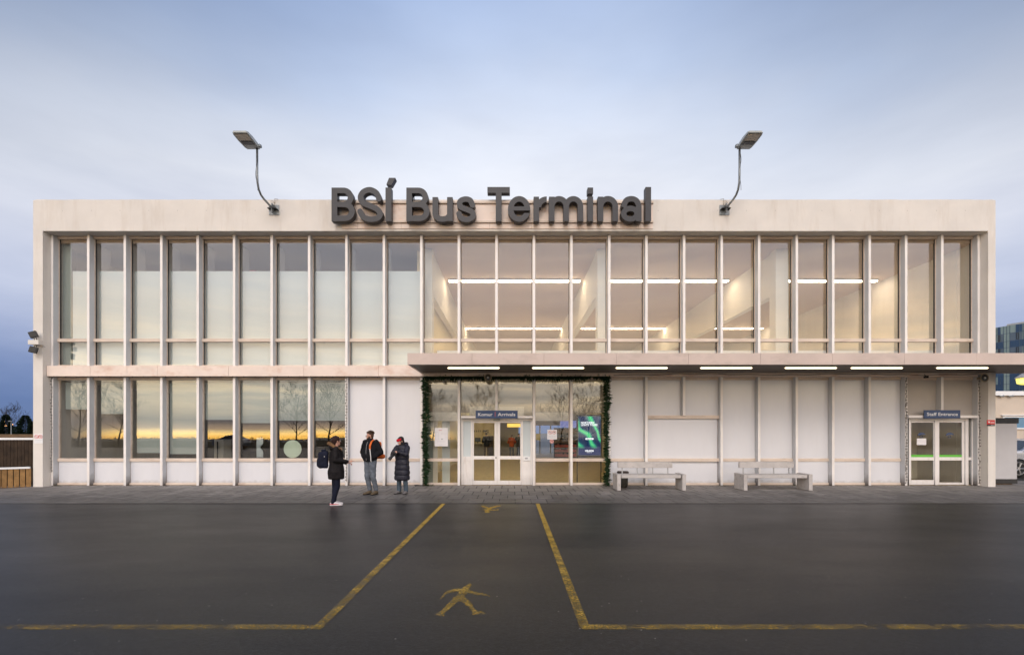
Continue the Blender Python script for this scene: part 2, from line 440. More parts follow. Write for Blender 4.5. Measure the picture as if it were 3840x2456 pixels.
def simplify(lp, tol):
    n = len(lp); keep = []
    A = np.array(lp); i = 0; keep = [0]
    while i < n:
        j = i+2
        while j <= n and j-i < 60:
            a = A[i]; b = A[j % n]; d = b-a; L = np.hypot(*d)+1e-9
            seg = A[[q % n for q in range(i+1, j)]]
            if np.max(np.abs((seg[:, 0]-a[0])*d[1]-(seg[:, 1]-a[1])*d[0])/L) > tol: break
            j += 1
        i = j-1
        if i < n: keep.append(i)
    return [lp[k] for k in keep]
def area(lp): return sum(lp[i][0]*lp[(i+1) % len(lp)][1]-lp[(i+1) % len(lp)][0]*lp[i][1] for i in range(len(lp)))/2
def inside_poly(p, lp):
    c = False
    for i in range(len(lp)):
        (x0, y0), (x1, y1) = lp[i], lp[i-1]
        if (y0 > p[1]) != (y1 > p[1]) and p[0] < (x1-x0)*(p[1]-y0)/(y1-y0)+x0: c = not c
    return c
def islands(loops):
    """outer loops with their holes"""
    big = max(loops, key=lambda l: abs(area(l))); sg = area(big) > 0
    out = [[l] for l in loops if (area(l) > 0) == sg]
    for h in [l for l in loops if (area(l) > 0) != sg]:
        for o in out:
            if inside_poly(h[0], o[0]): o.append(h); break
    return sorted(out, key=lambda o: -abs(area(o[0])))
def fill_extrude(loops, mapf, mapb):
    """mapf maps a 2D point to the front 3D point, mapb to the back one (None: a sheet)"""
    b = bmesh.new()
    for grp in islands(loops):
        tris = tessellate_polygon([[Vector((p[0], p[1], 0)) for p in lp] for lp in grp]); flat = [p for lp in grp for p in lp]
        fv = [b.verts.new(mapf(*p)) for p in flat]
        for t in tris:
            try: b.faces.new([fv[k] for k in t])
            except ValueError: pass
        if mapb:
            bv = [b.verts.new(mapb(*p)) for p in flat]
            for t in tris:
                try: b.faces.new([bv[k] for k in t][::-1])
                except ValueError: pass
            o = 0
            for lp in grp:
                n = len(lp)
                for i in range(n): b.faces.new((fv[o+i], fv[o+(i+1) % n], bv[o+(i+1) % n], bv[o+i]))
                o += n
    bmesh.ops.recalc_face_normals(b, faces=b.faces)
    return b
def text(name, body, m, parent, x0, x1, z0, z1, Y, bold=.02, ext=.002, spacing=1., fixed_h=True):
    """writing standing in the plane y=Y facing the street, fitted into x0..x1, z0..z1 (z0,z1: bottom and top of the capitals)"""
    c = bpy.data.curves.new('txt', 'FONT'); c.body = body; c.size = 1; c.offset = bold; c.extrude = .01
    c.space_character = spacing; c.space_line = .8
    c.align_x = 'LEFT'; c.resolution_u = 3
    t = bpy.data.objects.new('txt', c); COL.objects.link(t)
    dg = bpy.context.evaluated_depsgraph_get(); me = bpy.data.meshes.new_from_object(t.evaluated_get(dg))
    bpy.data.objects.remove(t); bpy.data.curves.remove(c)
    co = np.array([v.co[:] for v in me.vertices])
    cap = .73 if '\n' not in body else (co[:, 1].max()-co[:, 1].min())
    base = 0 if '\n' not in body else co[:, 1].min()
    mx, Mx = co[:, 0].min(), co[:, 0].max()
    for v in me.vertices:
        x, y, z = v.co
        v.co = (x0+(x-mx)/(Mx-mx)*(x1-x0), Y - ext*(z/.01+1)/2, z0+(y-base)/cap*(z1-z0))
    return link_mesh(name, me, m, parent)

# ------------------------------------------------------------------ world and light
def make_world():
    w = bpy.data.worlds.new('World'); scene.world = w; w.use_nodes = True
    t = NT.__new__(NT); t.t = w.node_tree; t.n = t.t.nodes; t.l = t.t.links; t.n.clear()
    out = t.new('OutputWorld'); bg = t.new('Background'); bg.inputs[1].default_value = .1
    t.link(bg.outputs[0], out.inputs[0])
    co = t.new('TexCoord').outputs['Generated']; t._p = co
    sp = t.new('SeparateXYZ'); t.link(co, sp.inputs[0]); x, y, z = sp.outputs
    def S(*c): return tuple(v*10 for v in lin(c))
    # wisps displace the bands so that they are not straight
    n1 = t.noise(1.6, 4, .5, co=t.map((1, 1, 2.2), co)); n2 = t.noise(3.5, 5, .55, co=t.map((1, 1, 3.6), co))
    zz = t.math('ADD', z, t.math('MULTIPLY', t.math('SUBTRACT', n1, .5), .16))
    zz = t.math('ADD', zz, t.math('MULTIPLY', t.math('SUBTRACT', n2, .5), .06))
    # the veil of bright cloud stands higher ahead than to the sides
    x2 = t.math('MULTIPLY', x, x)
    zf = t.math('MULTIPLY', zz, t.math('ADD', t.math('MULTIPLY', x2, .42), 1.))
    front = t.ramp(zf, [(0., S(104, 128, 172)), (.05, S(102, 126, 174)), (.11, S(128, 147, 190)), (.18, S(168, 180, 212)), (.28, S(206, 213, 233)), (.38, S(226, 230, 243)),
                        (.46, S(232, 237, 248)), (.53, S(219, 228, 245)), (.60, S(193, 209, 237)), (.67, S(170, 191, 228)), (.80, S(132, 158, 205)), (1., S(104, 130, 178))])
    front = t.mix(t.math('MULTIPLY', x2, .8, True), front, t.mix(1., front, (.72, .77, .86), 'MULTIPLY'))
    front = t.mix(.75, front, t.mix(1., front, t.ramp(n2, [(.3, (.87, .88, .91)), (.7, (1.10, 1.08, 1.06))]), 'MULTIPLY'))
    front = t.mix(1., front, (.98, .97, .955), 'MULTIPLY')
    # the veil thins towards the upper corners
    thin = t.math('SUBTRACT', 1., t.math('MULTIPLY', t.math('MULTIPLY', x2, t.math('POWER', t.math('MAXIMUM', z, 0.), 3.)), 5.6), True)
    front = t.mix(1., front, t.ramp(thin, [(0., 0.), (1., 1.)]), 'MULTIPLY')
    st = t.noise(2.2, 5, .6, co=t.map((1, 1, 15), co))
    zb = t.math('ADD', z, t.math('MULTIPLY', t.math('SUBTRACT', n2, .5), .012))
    pos_ = t.math('ADD', t.math('MULTIPLY', t.math('ADD', zb, t.math('MULTIPLY', t.math('SUBTRACT', n1, .5), .012)), .8), .1)
    # the yellow gap under the cloud edge lies to the left of straight behind; elsewhere low cloud closes it
    hi = [(.116, (8, 7.2, 7.5)), (.125, (11, 9.5, 9)), (.14, (19, 16.5, 14)), (.165, (24, 21, 17.5)), (.185, (27, 23, 18.5)),
                   (.205, (27, 22, 17)), (.235, (25, 19.5, 14.5)), (.27, (20, 16.5, 14.5)), (.31, (17, 16, 17)), (.37, (15, 15.2, 17.5)), (.46, (15, 14.6, 15.6)), (.6, (17, 16.8, 18)), (.8, (12, 12.6, 14.6))]
    back = t.ramp(pos_, [(0., (45, 24, 6)), (.0955, (72, 39, 8)), (.0995, (84, 58, 21)), (.1035, (30, 21, 13))]+hi)
    closed = t.ramp(pos_, [(0., (5, 4.4, 4)), (.10, (9, 7.5, 6))]+hi)
    back = t.mix(t.ramp(t.math('ADD', t.math('MULTIPLY', x, .5), .5), [(.16, 1.), (.185, 0.), (.42, 0.), (.452, 1.)]), back, closed)
    cl = t.ramp(st, [(.36, (.50, .56, .64)), (.5, (.92, .92, .90)), (.62, (1.6, 1.45, 1.15))])
    msk = t.ramp(z, [(.012, 0.), (.03, 1.), (.10, .9), (.17, .3)])
    back = t.mix(msk, back, t.mix(1., back, cl, 'MULTIPLY'))
    # glow is strongest right behind the camera to the left, weaker at the far sides
    ys = t.ramp(t.math('ADD', t.math('MULTIPLY', y, .5), .5), [(.20, 0.), (.50, 1.)])
    col = t.mix(ys, back, front)
    sky = t.new('TexSky', sky_type='NISHITA'); sky.sun_disc = False
    sky.sun_elevation = R(36); sky.sun_rotation = R(188); sky.air_density = 1.; sky.dust_density = 1.5
    col = t.mix(.05, col, sky.outputs[0])
    t.link(col, bg.inputs[0])
make_world()
sun = bpy.data.lights.new('sun', 'SUN'); sun.energy = .8; sun.angle = R(20); sun.color = (1, .90, .80)
so = bpy.data.objects.new('sun', sun); COL.objects.link(so)
d = Vector((math.sin(R(188))*math.cos(R(36)), math.cos(R(188))*math.cos(R(36)), math.sin(R(36))))
so.rotation_euler = d.to_track_quat('Z', 'Y').to_euler(); so.location = d*50 + Vector((0, 0, 20))
tag(so, kind='structure')
cam = bpy.data.cameras.new('camera'); co_ = bpy.data.objects.new('camera', cam); COL.objects.link(co_)
co_.location = (0, 0, H0); co_.rotation_euler = (R(90), 0, 0); cam.sensor_width = 36; cam.lens = F/3840*36
cam.shift_y = (HY-1228)/3840; cam.clip_end = 2000; cam.clip_start = .05
scene.camera = co_
scene.view_settings.view_transform = 'Standard'; scene.view_settings.look = 'None'
scene.view_settings.exposure = .18; scene.view_settings.gamma = 1

# ------------------------------------------------------------------ setting
gb = bmesh.new()
gx = [-900, -300, -60, -20, 0, 20, 60, 300, 900]; gy = [-600, -300, -150, -70, -34, -8, 3, 12, 30, 60, 300, 1200]
def gz(x, y):
    return 0 if y > -36 else -.9*min(1, (-36-y)/60) - 3.2*max(0, (-y-96))/200 if y > -400 else -6.5
gv = [[gb.verts.new((x, y, gz(x, y))) for x in gx] for y in gy]
for j in range(len(gy)-1):
    for i in range(len(gx)-1): gb.faces.new((gv[j][i], gv[j][i+1], gv[j+1][i+1], gv[j+1][i]))
me = bpy.data.meshes.new('parking_lot'); gb.to_mesh(me); gb.free()
tag(link_mesh('parking_lot', me, 'asphalt'), 'dark worn asphalt of the parking lot in front of the terminal', kind='structure')
# grass field beyond the lot behind the camera (seen mirrored in the windows)
gb = bmesh.new(); yy = [-500, -300, -150, -96, -70, -36.5, -24]
gv = [[gb.verts.new((x, y, gz(x, y)+.02)) for x in (-700, -200, 0, 200, 700)] for y in yy]
for j in range(len(yy)-1):
    for i in range(4): gb.faces.new((gv[j][i], gv[j][i+1], gv[j+1][i+1], gv[j+1][i]))
me = bpy.data.meshes.new('grass_field'); gb.to_mesh(me); gb.free()
tag(link_mesh('grass_field', me, 'field'), kind='structure')
tag(box('pavement', 'paving', None, -34, 15.5, 11.88, 15.95, -.05, .009), 'grey concrete slab pavement along the terminal front', kind='structure')
tag(box('pavement', 'paving', None, 15.5, 30, 11.88, 17.5, -.05, .008), 'grey slab pavement beyond the right corner of the terminal', kind='structure')

def ground_pt(s, t, z=.004):
    Y = H0*F/(t-HY); return Vector((WX(s, Y), Y, z))
def line_mark(name, pts, z, label):
    b = MB(); b.quad(*[(p[0], p[1], z) for p in pts])
    o = b.build(name, 'paint'); bm_ = bmesh.new(); bm_.from_mesh(o.data)
    bm_.to_mesh(o.data); bm_.free(); tag(o, label, kind='structure'); return o
Yl = 4.34; xl = WX(1209, Yl); xr = WX(2184, Yl); yk = 11.86
xlk = WX(1664, yk); xrk = WX(2016, yk)
hw = .055; nl = math.hypot(xlk-xl, yk-Yl)
def strip(p, q, w):
    d = Vector((q[0]-p[0], q[1]-p[1])).normalized(); n = Vector((-d.y, d.x))*w
    return [(p[0]-n.x, p[1]-n.y), (p[0]+n.x, p[1]+n.y), (q[0]+n.x, q[1]+n.y), (q[0]-n.x, q[1]-n.y)]
line_mark('line_marking', strip((-14, Yl), (xl, Yl), hw), .004, 'worn yellow line across the lot left of the walkway')
line_mark('line_marking', strip((xr, Yl), (14, Yl+.02), hw), .004, 'worn yellow line across the lot right of the walkway')
line_mark('line_marking', strip((xl-.03, Yl-.05), (xlk, yk), .046), .008, 'yellow line on the left side of the walkway to the doors')
line_mark('line_marking', strip((xr+.02, Yl-.05), (xrk, yk), .046), .008, 'yellow line on the right side of the walkway to the doors')
def fig(fn, bx, lab):
    ragged = np.vectorize(lambda x, y: noise.noise((x*.035, y*.05, 2))+.7*noise.noise((x*.1, y*.14, 5)))
    lps = [simplify(l, .8) for l in contour(lambda X, Y: fn(X, Y)+ragged(X, Y)*(bx[1]-bx[0])*.018+(bx[1]-bx[0])*.004, *bx, (bx[1]-bx[0])/115)]
    b = fill_extrude(lps, lambda x, y: ground_pt(1500+x/3.08, 1850+y/3.08, .004), None)
    me = bpy.data.meshes.new('walking_figure_marking'); b.to_mesh(me); b.free()
    tag(link_mesh('walking_figure_marking', me, 'paint'), lab, kind='structure')
fig(lambda X, Y: np.minimum.reduce([f_path(X, Y, [(800, 1060), (745, 1120), (700, 1190), (640, 1230)], [55, 80, 90, 70], True),
    f_path(X, Y, [(690, 1190), (580, 1290), (490, 1375), (420, 1400), (510, 1408)], [70, 66, 50, 30, 24], True),
    f_path(X, Y, [(710, 1210), (790, 1270), (860, 1365), (980, 1385)], [70, 66, 50, 20], True),
    f_path(X, Y, [(860, 1380), (840, 1395), (940, 1390)], 26, True),
    f_path(X, Y, [(740, 1110), (640, 1120), (550, 1140), (500, 1175), (475, 1215)], [40, 36, 34, 30, 18], True),
    f_path(X, Y, [(760, 1120), (850, 1148), (950, 1165), (1030, 1182)], [44, 36, 26, 12], True)]),
    (380, 1060, 1000, 1440), 'worn yellow walking figure painted near the front of the walkway')
fig(lambda X, Y: np.minimum.reduce([f_path(X, Y, [(1030, 175), (1010, 195), (985, 215), (1035, 214)], [26, 34, 16, 20], True),
    f_path(X, Y, [(1020, 172), (970, 152), (935, 143)], [20, 18, 8], True),
    f_path(X, Y, [(1030, 172), (1080, 158), (1125, 145), (1158, 143)], [20, 20, 16, 7], True),
    f_path(X, Y, [(1040, 188), (1100, 192), (1140, 186), (1165, 178)], [16, 11, 8, 6], True),
    f_path(X, Y, [(1000, 190), (950, 188), (890, 186)], [12, 7, 4], True)]),
    (870, 1180, 130, 230), 'small bright yellow walking figure painted next to the pavement')

# ------------------------------------------------------------------ terminal building
FINS = [194.5, 330.5, 467.7, 604.5, 741, 877.5, 1018.5, 1159, 1298.7, 1439.5, 1579.8, 1720.5, 1862, 2002.4, 2143, 2285, 2424.5, 2565.7, 2706.8, 2847.2, 2988.5, 3125, 3262, 3398.5, 3534, 3671]
YF, YG = 15.76, 15.97
FX = [WX(s, YF) for s in FINS]
XL0, XL1, XR0, XR1 = -15.31, FX[0]-.045, FX[-1]+.045, 15.46
TOP, SOF, B1, B0 = 9.18, 8.18, 3.893, 3.557
T = empty('bus_terminal', (0, 15.5, 0), 'long two storey cream bus terminal with tall fin windows and a canopy', 'building')
box('pier', 'stucco', T, XL0, XL1, 15.5, 16.6, 0, SOF)
box('pier', 'stucco', T, XR0, XR1, 15.5, 16.6, 0, SOF)
# parapet with a slightly uneven top edge and a run of fixing holes
pb = bmesh.new(); N = 240; rows = []
for i in range(N+1):
    x = XL0+(XR1-XL0)*i/N; dz = .012*noise.noise((x*1.7, 0, 3))+.006*noise.noise((x*7, 0, 9)); db = .006*noise.noise((x*3, 4, 1))
    if i in (0, N): dz -= .02
    rows.append([pb.verts.new(c) for c in ((x, 15.5, SOF+db), (x, 15.5, TOP+dz), (x, 15.85, TOP+dz), (x, 15.85, TOP-.45), (x, 41, TOP-.45), (x, 41, SOF+.02), (x, 16.6, SOF+.02), (x, 16.6, SOF+db))])
for i in range(N):
    for k in range(8): pb.faces.new((rows[i][k], rows[i][(k+1) % 8], rows[i+1][(k+1) % 8], rows[i+1][k]))
pb.faces.new(rows[0]); pb.faces.new(rows[-1][::-1]); bmesh.ops.recalc_face_normals(pb, faces=pb.faces)
me = bpy.data.meshes.new('parapet'); pb.to_mesh(me); pb.free(); par = link_mesh('parapet', me, 'stucco', T)
hb = MB()
for s in (235, 343, 450, 558, 666, 774, 957, 1057, 2468, 2690, 2800, 2908, 3082, 3190, 3297, 3403, 3512, 3620, 1163, 1376, 1484, 1660, 2087, 2190):
    hb.lathe([(0, .008), (.003, .008)], (WX(s, 15.5), 15.4985, WZ(790, 15.5)), (0, 1, 0), 8)
hb.build('fixing_holes', 'black', par)
# side and rear walls, roof, floors
box('side_wall', 'stucco', T, XL0, XL0+.25, 16.6, 41, 0, SOF+.02)
box('side_wall', 'stucco', T, XR1-.25, XR1, 16.6, 41, 0, SOF+.02)
rw = MB(); rw.box(XL0+.25, .55, 40.7, 41, 0, SOF+.02).box(7, XR1-.25, 40.7, 41, 0, SOF+.02).box(.55, 7, 40.7, 41, 2.35, SOF+.02)
for x in (.75, 1.5, 2.3, 3.2, 4.4, 5.6, 6.6): rw.box(x, x+.09, 40.72, 40.95, 0, 2.35)
rw.build('rear_wall', 'inwhite', T)
box('hall_floor', 'infloor', T, XL0+.25, XR1-.25, 15.99, 40.7, -.02, .022)
box('floor_slab', 'inwhite', T, XL0+.25, XR1-.25, 15.99, 40.7, 3.46, 3.88)
def ceil_mat():
    t = NT('slatted_hall_ceiling')
    s = t.new('SeparateXYZ'); t.link(t.pos(), s.inputs[0])
    w = t.math('SINE', t.math('MULTIPLY', s.outputs[1], 62.))
    c = t.ramp(w, [(.0, (.52, .39, .29)), (.6, (.66, .51, .39))])
    return t.done(t.bsdf(c, .7, .2))
M['ceiling'] = ceil_mat()
box('hall_ceiling', 'ceiling', T, XL0+.25, XR1-.25, 16.0, 40.7, 7.98, 8.1)
box('partition_wall', 'inwall', T, -3.25, -3.05, 16.6, 40.7, 3.88, 7.98)
box('partition_wall', 'inwhite', T, -3.35, -3.2, 16.9, 40.7, .022, 3.46)
box('partition_wall', 'inwhite', T, 5.2, 5.35, 16.15, 34, .022, 3.46)
# upper hall columns, beams and the sill board behind the glass
for k, s in enumerate((1607, 2254, 2927)):
    x = WX(s, 16.6); ww = .14 if k < 2 else .22
    box('hall_column', 'inwhite', T, x-ww, x+ww, 16.5, 16.9, 3.88, 7.98)
    box('roof_beam', 'inwhite', T, x-.12, x+.12, 17.0, 40.6, 6.5, 7.98)
box('sill_board', 'white', T, WX(1640, 16.35), WX(3530, 16.35), 16.3, 16.4, 3.88, 4.50)
# spandrel sheets
SE = [174.5, 338, 476, 591, 857, 1139, 1419, 1600]
for a, b_ in zip(SE[:-1], SE[1:]):
    box('spandrel_panel', 'band', T, WX(a, 15.62)+.003, WX(b_, 15.62)-.003, 15.62, 15.96, B0, B1, bev=.004)
box('spandrel_panel', 'band', T, WX(1600, 15.62), XR0-.01, 15.62, 15.96, B0, B1)
# fins
bm_ = {}
for i, x in enumerate(FX):
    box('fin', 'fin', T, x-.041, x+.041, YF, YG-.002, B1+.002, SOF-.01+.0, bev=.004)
    z0 = 0.022
    if i == 12: z0 = WZ(1560, YF)
    if i == 17: z0 = WZ(1557, YF)
    if i == 24: z0 = WZ(1557, YF)
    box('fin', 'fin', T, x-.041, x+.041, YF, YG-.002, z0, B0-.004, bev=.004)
def rails(zs, x0, x1, y0=15.90, y1=16.03, st=.02):
    b = MB()
    for a, c in zs: b.box(x0, x1, y0, y1, a, c, bev=.004)
    if st and len(zs) > 1:      # stiles tie the rails into one frame
        za, zb = min(z[0] for z in zs), max(z[1] for z in zs)
        for p, q in ((x0+.001, x0+st), (x1-st, x1-.001)): b.box(p, q, max(y0+.05, 15.95), y1-.002, za+.002, zb-.002)
    return b
def pane(x0, x1, z0, z1, parent, m='glass', Y=15.985):
    tw = random.uniform(-.0035, .0035); tz = random.uniform(-.0016, .0016)   # panes never hang quite true
    b = MB(); b.box(x0, x1, Y, Y+.01, z0, z1)
    for v in b.b.verts: v.co.y += (v.co.x-(x0+x1)/2)*tw*2 + (v.co.z-(z0+z1)/2)*tz
    return b.build('glass_pane', m, parent)
# upper windows
for i in range(25):
    x0, x1 = FX[i]+.042, FX[i+1]-.042
    fr = rails([(8.095, 8.18), (4.718, 4.822), (B1+.001, 3.955)], x0, x1).build('window', 'rail', T)
    box('window_bead', 'black', fr, x0+.02, x0+.032, 15.972, 16.02, 3.956, 8.094) if i < 12 else box('window_bead', 'black', fr, x1-.032, x1-.02, 15.972, 16.02, 3.956, 8.094)
    pane(x0+.02, x1-.02, 4.822, 8.095, fr); pane(x0+.02, x1-.02, 3.955, 4.718, fr)
    if i <= 9:
        top = WZ(1018, 16.15); xa = x0+.002
        if i == 0: xa = x0+.30
        o = box('window_board', 'board', fr, xa, x1-.002 if i < 9 else x1-.01, 16.13, 16.15, 3.9, top)
        if i == 0: box('curtain', 'blind', fr, x0, x0+.28, 16.10, 16.12, 3.9, 8.0)
        box('window_reveal', 'tan_panel', fr, x0-.03, x0+.0, 16.04, 16.6, 3.9, 7.97)
box('box_room_wall', 'tan_panel', T, XL1, -3.3, 19.2, 19.3, 3.88, 7.98)
box('red_partition', 'redprint', T, WX(905, 17.5), WX(958, 17.5), 17.5, 17.6, 3.88, 7.6)
# lower windows and panels
WHEAD, WT1, WT0, WS = 3.468, .898, .798, .096
BL = {0: 1535, 1: 1552, 2: 1698, 3: 1702, 4: 1574, 5: 1586, 6: 1577, 7: 1577}
for i in range(23):
    if i in (11, 12, 16, 17): continue
    x0, x1 = FX[i]+.042, FX[i+1]-.042
    if i < 8 or i in (10, 13, 14):
        wh = WHEAD
        fr = rails([(wh, B0-.002), (WT0, WT1), (.022, WS)], x0, x1).build('window', 'rail', T)
        pane(x0+.02, x1-.02, WT1, wh, fr)
        if i < 8:
            MB().box(x0+.012, x1-.012, 15.945, 15.975, WS, WT0).build('infill_panel', 'white_panel', fr)
            zb = WZ(BL[i], 16.1)
            box('roller_blind', 'blind', fr, x0+.01+(.09 if i < 3 else 0), x1-.01, 16.09, 16.1, zb, 3.4)
            if i == 6:
                MB().lathe([(0, .295), (.004, .295)], (WX(1097.6, 16.06), 16.05, WZ(1683, 16.06)), (0, 1, 0), 40).build('round_sticker', 'greendisc', fr)
        else:
            pane(x0+.02, x1-.02, WS, WT0, fr, 'glass_door')
    else:
        p = rails([(WHEAD, B0-.002), (WT0, WT1), (.022, WS)], x0, x1, 15.92).build('panel_bay', 'rail', T)
        box('infill_panel', 'white_panel', p, x0+.006, x1-.006, 15.95, 15.99, WT1, WHEAD)
        box('infill_panel', 'white_panel', p, x0+.006, x1-.006, 15.95, 15.99, WS, WT0)
x0, xm, x1 = FX[16]+.042, FX[17], FX[18]-.042
p = rails([(WT0, WT1), (.022, WS), (WZ(1569.5, 15.86), WZ(1557, 15.86))], x0, x1, 15.86).build('panel_bay', 'rail', T)
rails([(WHEAD, B0-.002)], x0, xm-.042, 15.92).build('head_rail', 'rail', p)
rails([(WHEAD, B0-.002)], xm+.042, x1, 15.92).build('head_rail', 'rail', p)
zr = WZ(1569.5, 15.86); zr2 = WZ(1557, 15.86)
box('infill_panel', 'white_panel', p, x0+.006, x1-.006, 15.95, 15.99, WT1, zr)
box('infill_panel', 'white_panel', p, x0+.006, x1-.006, 15.95, 15.99, WS, WT0)
box('infill_panel', 'white_panel', p, x0+.006, xm-.05, 15.95, 15.99, zr2, WHEAD)
box('infill_panel', 'white_panel', p, xm+.05, x1-.006, 15.95, 15.99, zr2, WHEAD)

# entrance doors (bays 11 and 12)
def zs(t, Y=15.97): return WZ(t, Y)
def xs_(s, Y=15.97): return WX(s, Y)
E = empty('entrance', (xs_(1862), 15.97, .02)); E.parent = None
bpy.data.objects.remove(E)
tr = rails([(WHEAD, B0-.002)], FX[11]+.042, FX[12]-.042).build('window', 'rail', T)
pane(FX[11]+.05, FX[12]-.05, zs(1561), WHEAD, tr, 'glass')
tr2 = rails([(WHEAD, B0-.002)], FX[12]+.042, FX[13]-.042).build('window', 'rail', T)
pane(FX[12]+.05, FX[13]-.05, zs(1561), WHEAD, tr2, 'glass')
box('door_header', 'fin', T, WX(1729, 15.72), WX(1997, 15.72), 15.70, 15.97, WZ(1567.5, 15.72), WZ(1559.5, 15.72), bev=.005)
fb = MB(); yy0, yy1 = 15.94, 16.04
zt = zs(1568)
for a, b_ in ((1729, 1738), (1765.5, 1771.5), (1955, 1961.5), (1989, 1997)):
    fb.box(xs_(a), xs_(b_), yy0, yy1, .022, zt, bev=.004)
fb.box(xs_(1771.5), xs_(1955), yy0, yy1, zs(1578), zt, bev=.004)
for a, b_ in ((1738, 1765.5), (1961.5, 1989)):
    fb.box(xs_(a), xs_(b_), yy0+.01, yy1-.02, zs(1578), zt); fb.box(xs_(a), xs_(b_), yy0+.01, yy1-.02, zs(1727.5), zs(1711))
    fb.box(xs_(a), xs_(b_), yy0+.03, yy1-.02, .022, zs(1727.5))
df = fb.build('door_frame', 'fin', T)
for a, b_ in ((1738, 1765.5), (1961.5, 1989)):
    box('side_light', 'board', df, xs_(a), xs_(b_), 15.985, 16.0, zs(1711), zs(1578))
def leaf(a, b_, gl, gr, top=1579, g1=1585, g2=1709.5, g3=1721.5, g4=1801.5, Y=15.955, m='glass_door'):
    b = MB(); z1, z0 = zs(top), .03
    b.box(xs_(a), xs_(gl), Y, Y+.05, z0, z1, bev=.003).box(xs_(gr), xs_(b_), Y, Y+.05, z0, z1, bev=.003)
    for p_, q in ((top, g1), (g2, g3)): b.box(xs_(gl), xs_(gr), Y, Y+.05, zs(q), zs(p_))
    b.box(xs_(gl), xs_(gr), Y, Y+.05, z0, zs(g4))
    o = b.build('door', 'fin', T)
    pane(xs_(gl), xs_(gr), zs(g2), zs(g1), o, m, Y+.02); pane(xs_(gl), xs_(gr), zs(g4), zs(g3), o, m, Y+.02)
    return o
dl = leaf(1771.8, 1864, 1777, 1854.3); dr = leaf(1864.6, 1954.8, 1875.3, 1951)
box('lock', 'black', dl, xs_(1858.5), xs_(1861.5), 15.948, 15.958, zs(1719), zs(1712))
# staff doors (bays 23, 24)
xa, xm, xb = FX[23]+.042, FX[24], FX[25]-.042
p = rails([(WHEAD, B0-.002)], xa, xm-.042, 15.92).build('panel_bay', 'rail', T)
rails([(WHEAD, B0-.002)], xm+.042, xb, 15.92).build('head_rail', 'rail', p)
box('infill_panel', 'tan_panel', p, xa, xm-.045, 15.95, 15.99, zs(1560), WHEAD)
box('infill_panel', 'tan_panel', p, xm+.045, xb, 15.95, 15.99, zs(1560), WHEAD)
box('door_header', 'fin', T, xa+.002, xb-.002, 15.72, 15.97, WZ(1567, 15.74), WZ(1557, 15.74), bev=.005)
fb = MB()
for a, b_ in ((3405, 3410.5), (3502.8, 3512.5), (3616, 3628), (3639.5, 3646)): fb.box(xs_(a), xs_(b_), 15.93, 16.03, .022, zs(1568.5), bev=.003)
for a, b_ in ((3410.5, 3502.8), (3512.5, 3616)): fb.box(xs_(a), xs_(b_), 15.93, 16.03, zs(1577), zs(1568.5))
for a, b_ in ((3628, 3639.5), (3398+6.5, 3405)): fb.box(xs_(a), xs_(b_), 15.94, 16.03, zs(1725), zs(1714)); 
fb.box(xs_(3646), xb, 15.96, 16.02, .022, zs(1567))
sf = fb.build('door_frame', 'fin', T)
pane(xs_(3628), xs_(3639.5), .1, zs(1570), sf, 'glass_door', 15.99)
sl = leaf(3411, 3502.5, 3415.5, 3499.5, 1578, 1584, 1713.7, 1725.5, 1799)
sr = leaf(3513, 3615.5, 3521, 3606, 1577, 1584, 1713.7, 1725.5, 1808.5)
for o_, a, b_ in ((sl, 3415.5, 3499.5), (sr, 3521, 3606)):
    box('green_strip', 'green_strip', o_, xs_(a), xs_(b_), 15.968, 15.972, zs(1713.5), zs(1704.5))
for o_, c in ((sl, 3455), (sr, 3561)):   # blue swoosh over a small ring on each staff door
    def ff(X, Y, c=c): return np.maximum(f_arc(X, Y, c+4, 1641, 15, 16, 7, 200, 345), -1e3)
    lps = [simplify(l, .15) for l in contour(lambda X, Y: f_path(X, Y, spline([(c-13, 1632), (c-6, 1626.5), (c+3, 1625.5), (c+10, 1627), (c+16, 1631)]), [2, 3, 4, 5, 5.6, 6, 6.5, 7, 7, 7, 7, 7, 7, 7, 7, 7, 6.5, 6, 6, 6, 5.5, 5, 5, 4.5, 4, 3.5, 3, 3, 2.5, 2, 1.5, 1, 1][:33], True), c-20, c+22, 1618, 1640, .8)]
    bb = fill_extrude(lps, lambda x, y: Vector((xs_(x), 15.967, zs(y))), lambda x, y: Vector((xs_(x), 15.970, zs(y))))
    me = bpy.data.meshes.new('swoosh_emblem'); bb.to_mesh(me); bb.free(); link_mesh('swoosh_emblem', me, 'navy_sign', o_)
    rb = MB(); ring = [(xs_(c+5*math.cos(t)-1), 15.968, zs(1636+5*math.sin(t))) for t in [k*math.pi/10 for k in range(21)]]
    rb.tube(ring, .0075, 6, False); rb.build('ring_emblem', 'navy_sign', o_)
staffroom = box('partition_wall', 'inwhite', T, xa-.5, XR0, 18.2, 18.3, .022, 3.46)
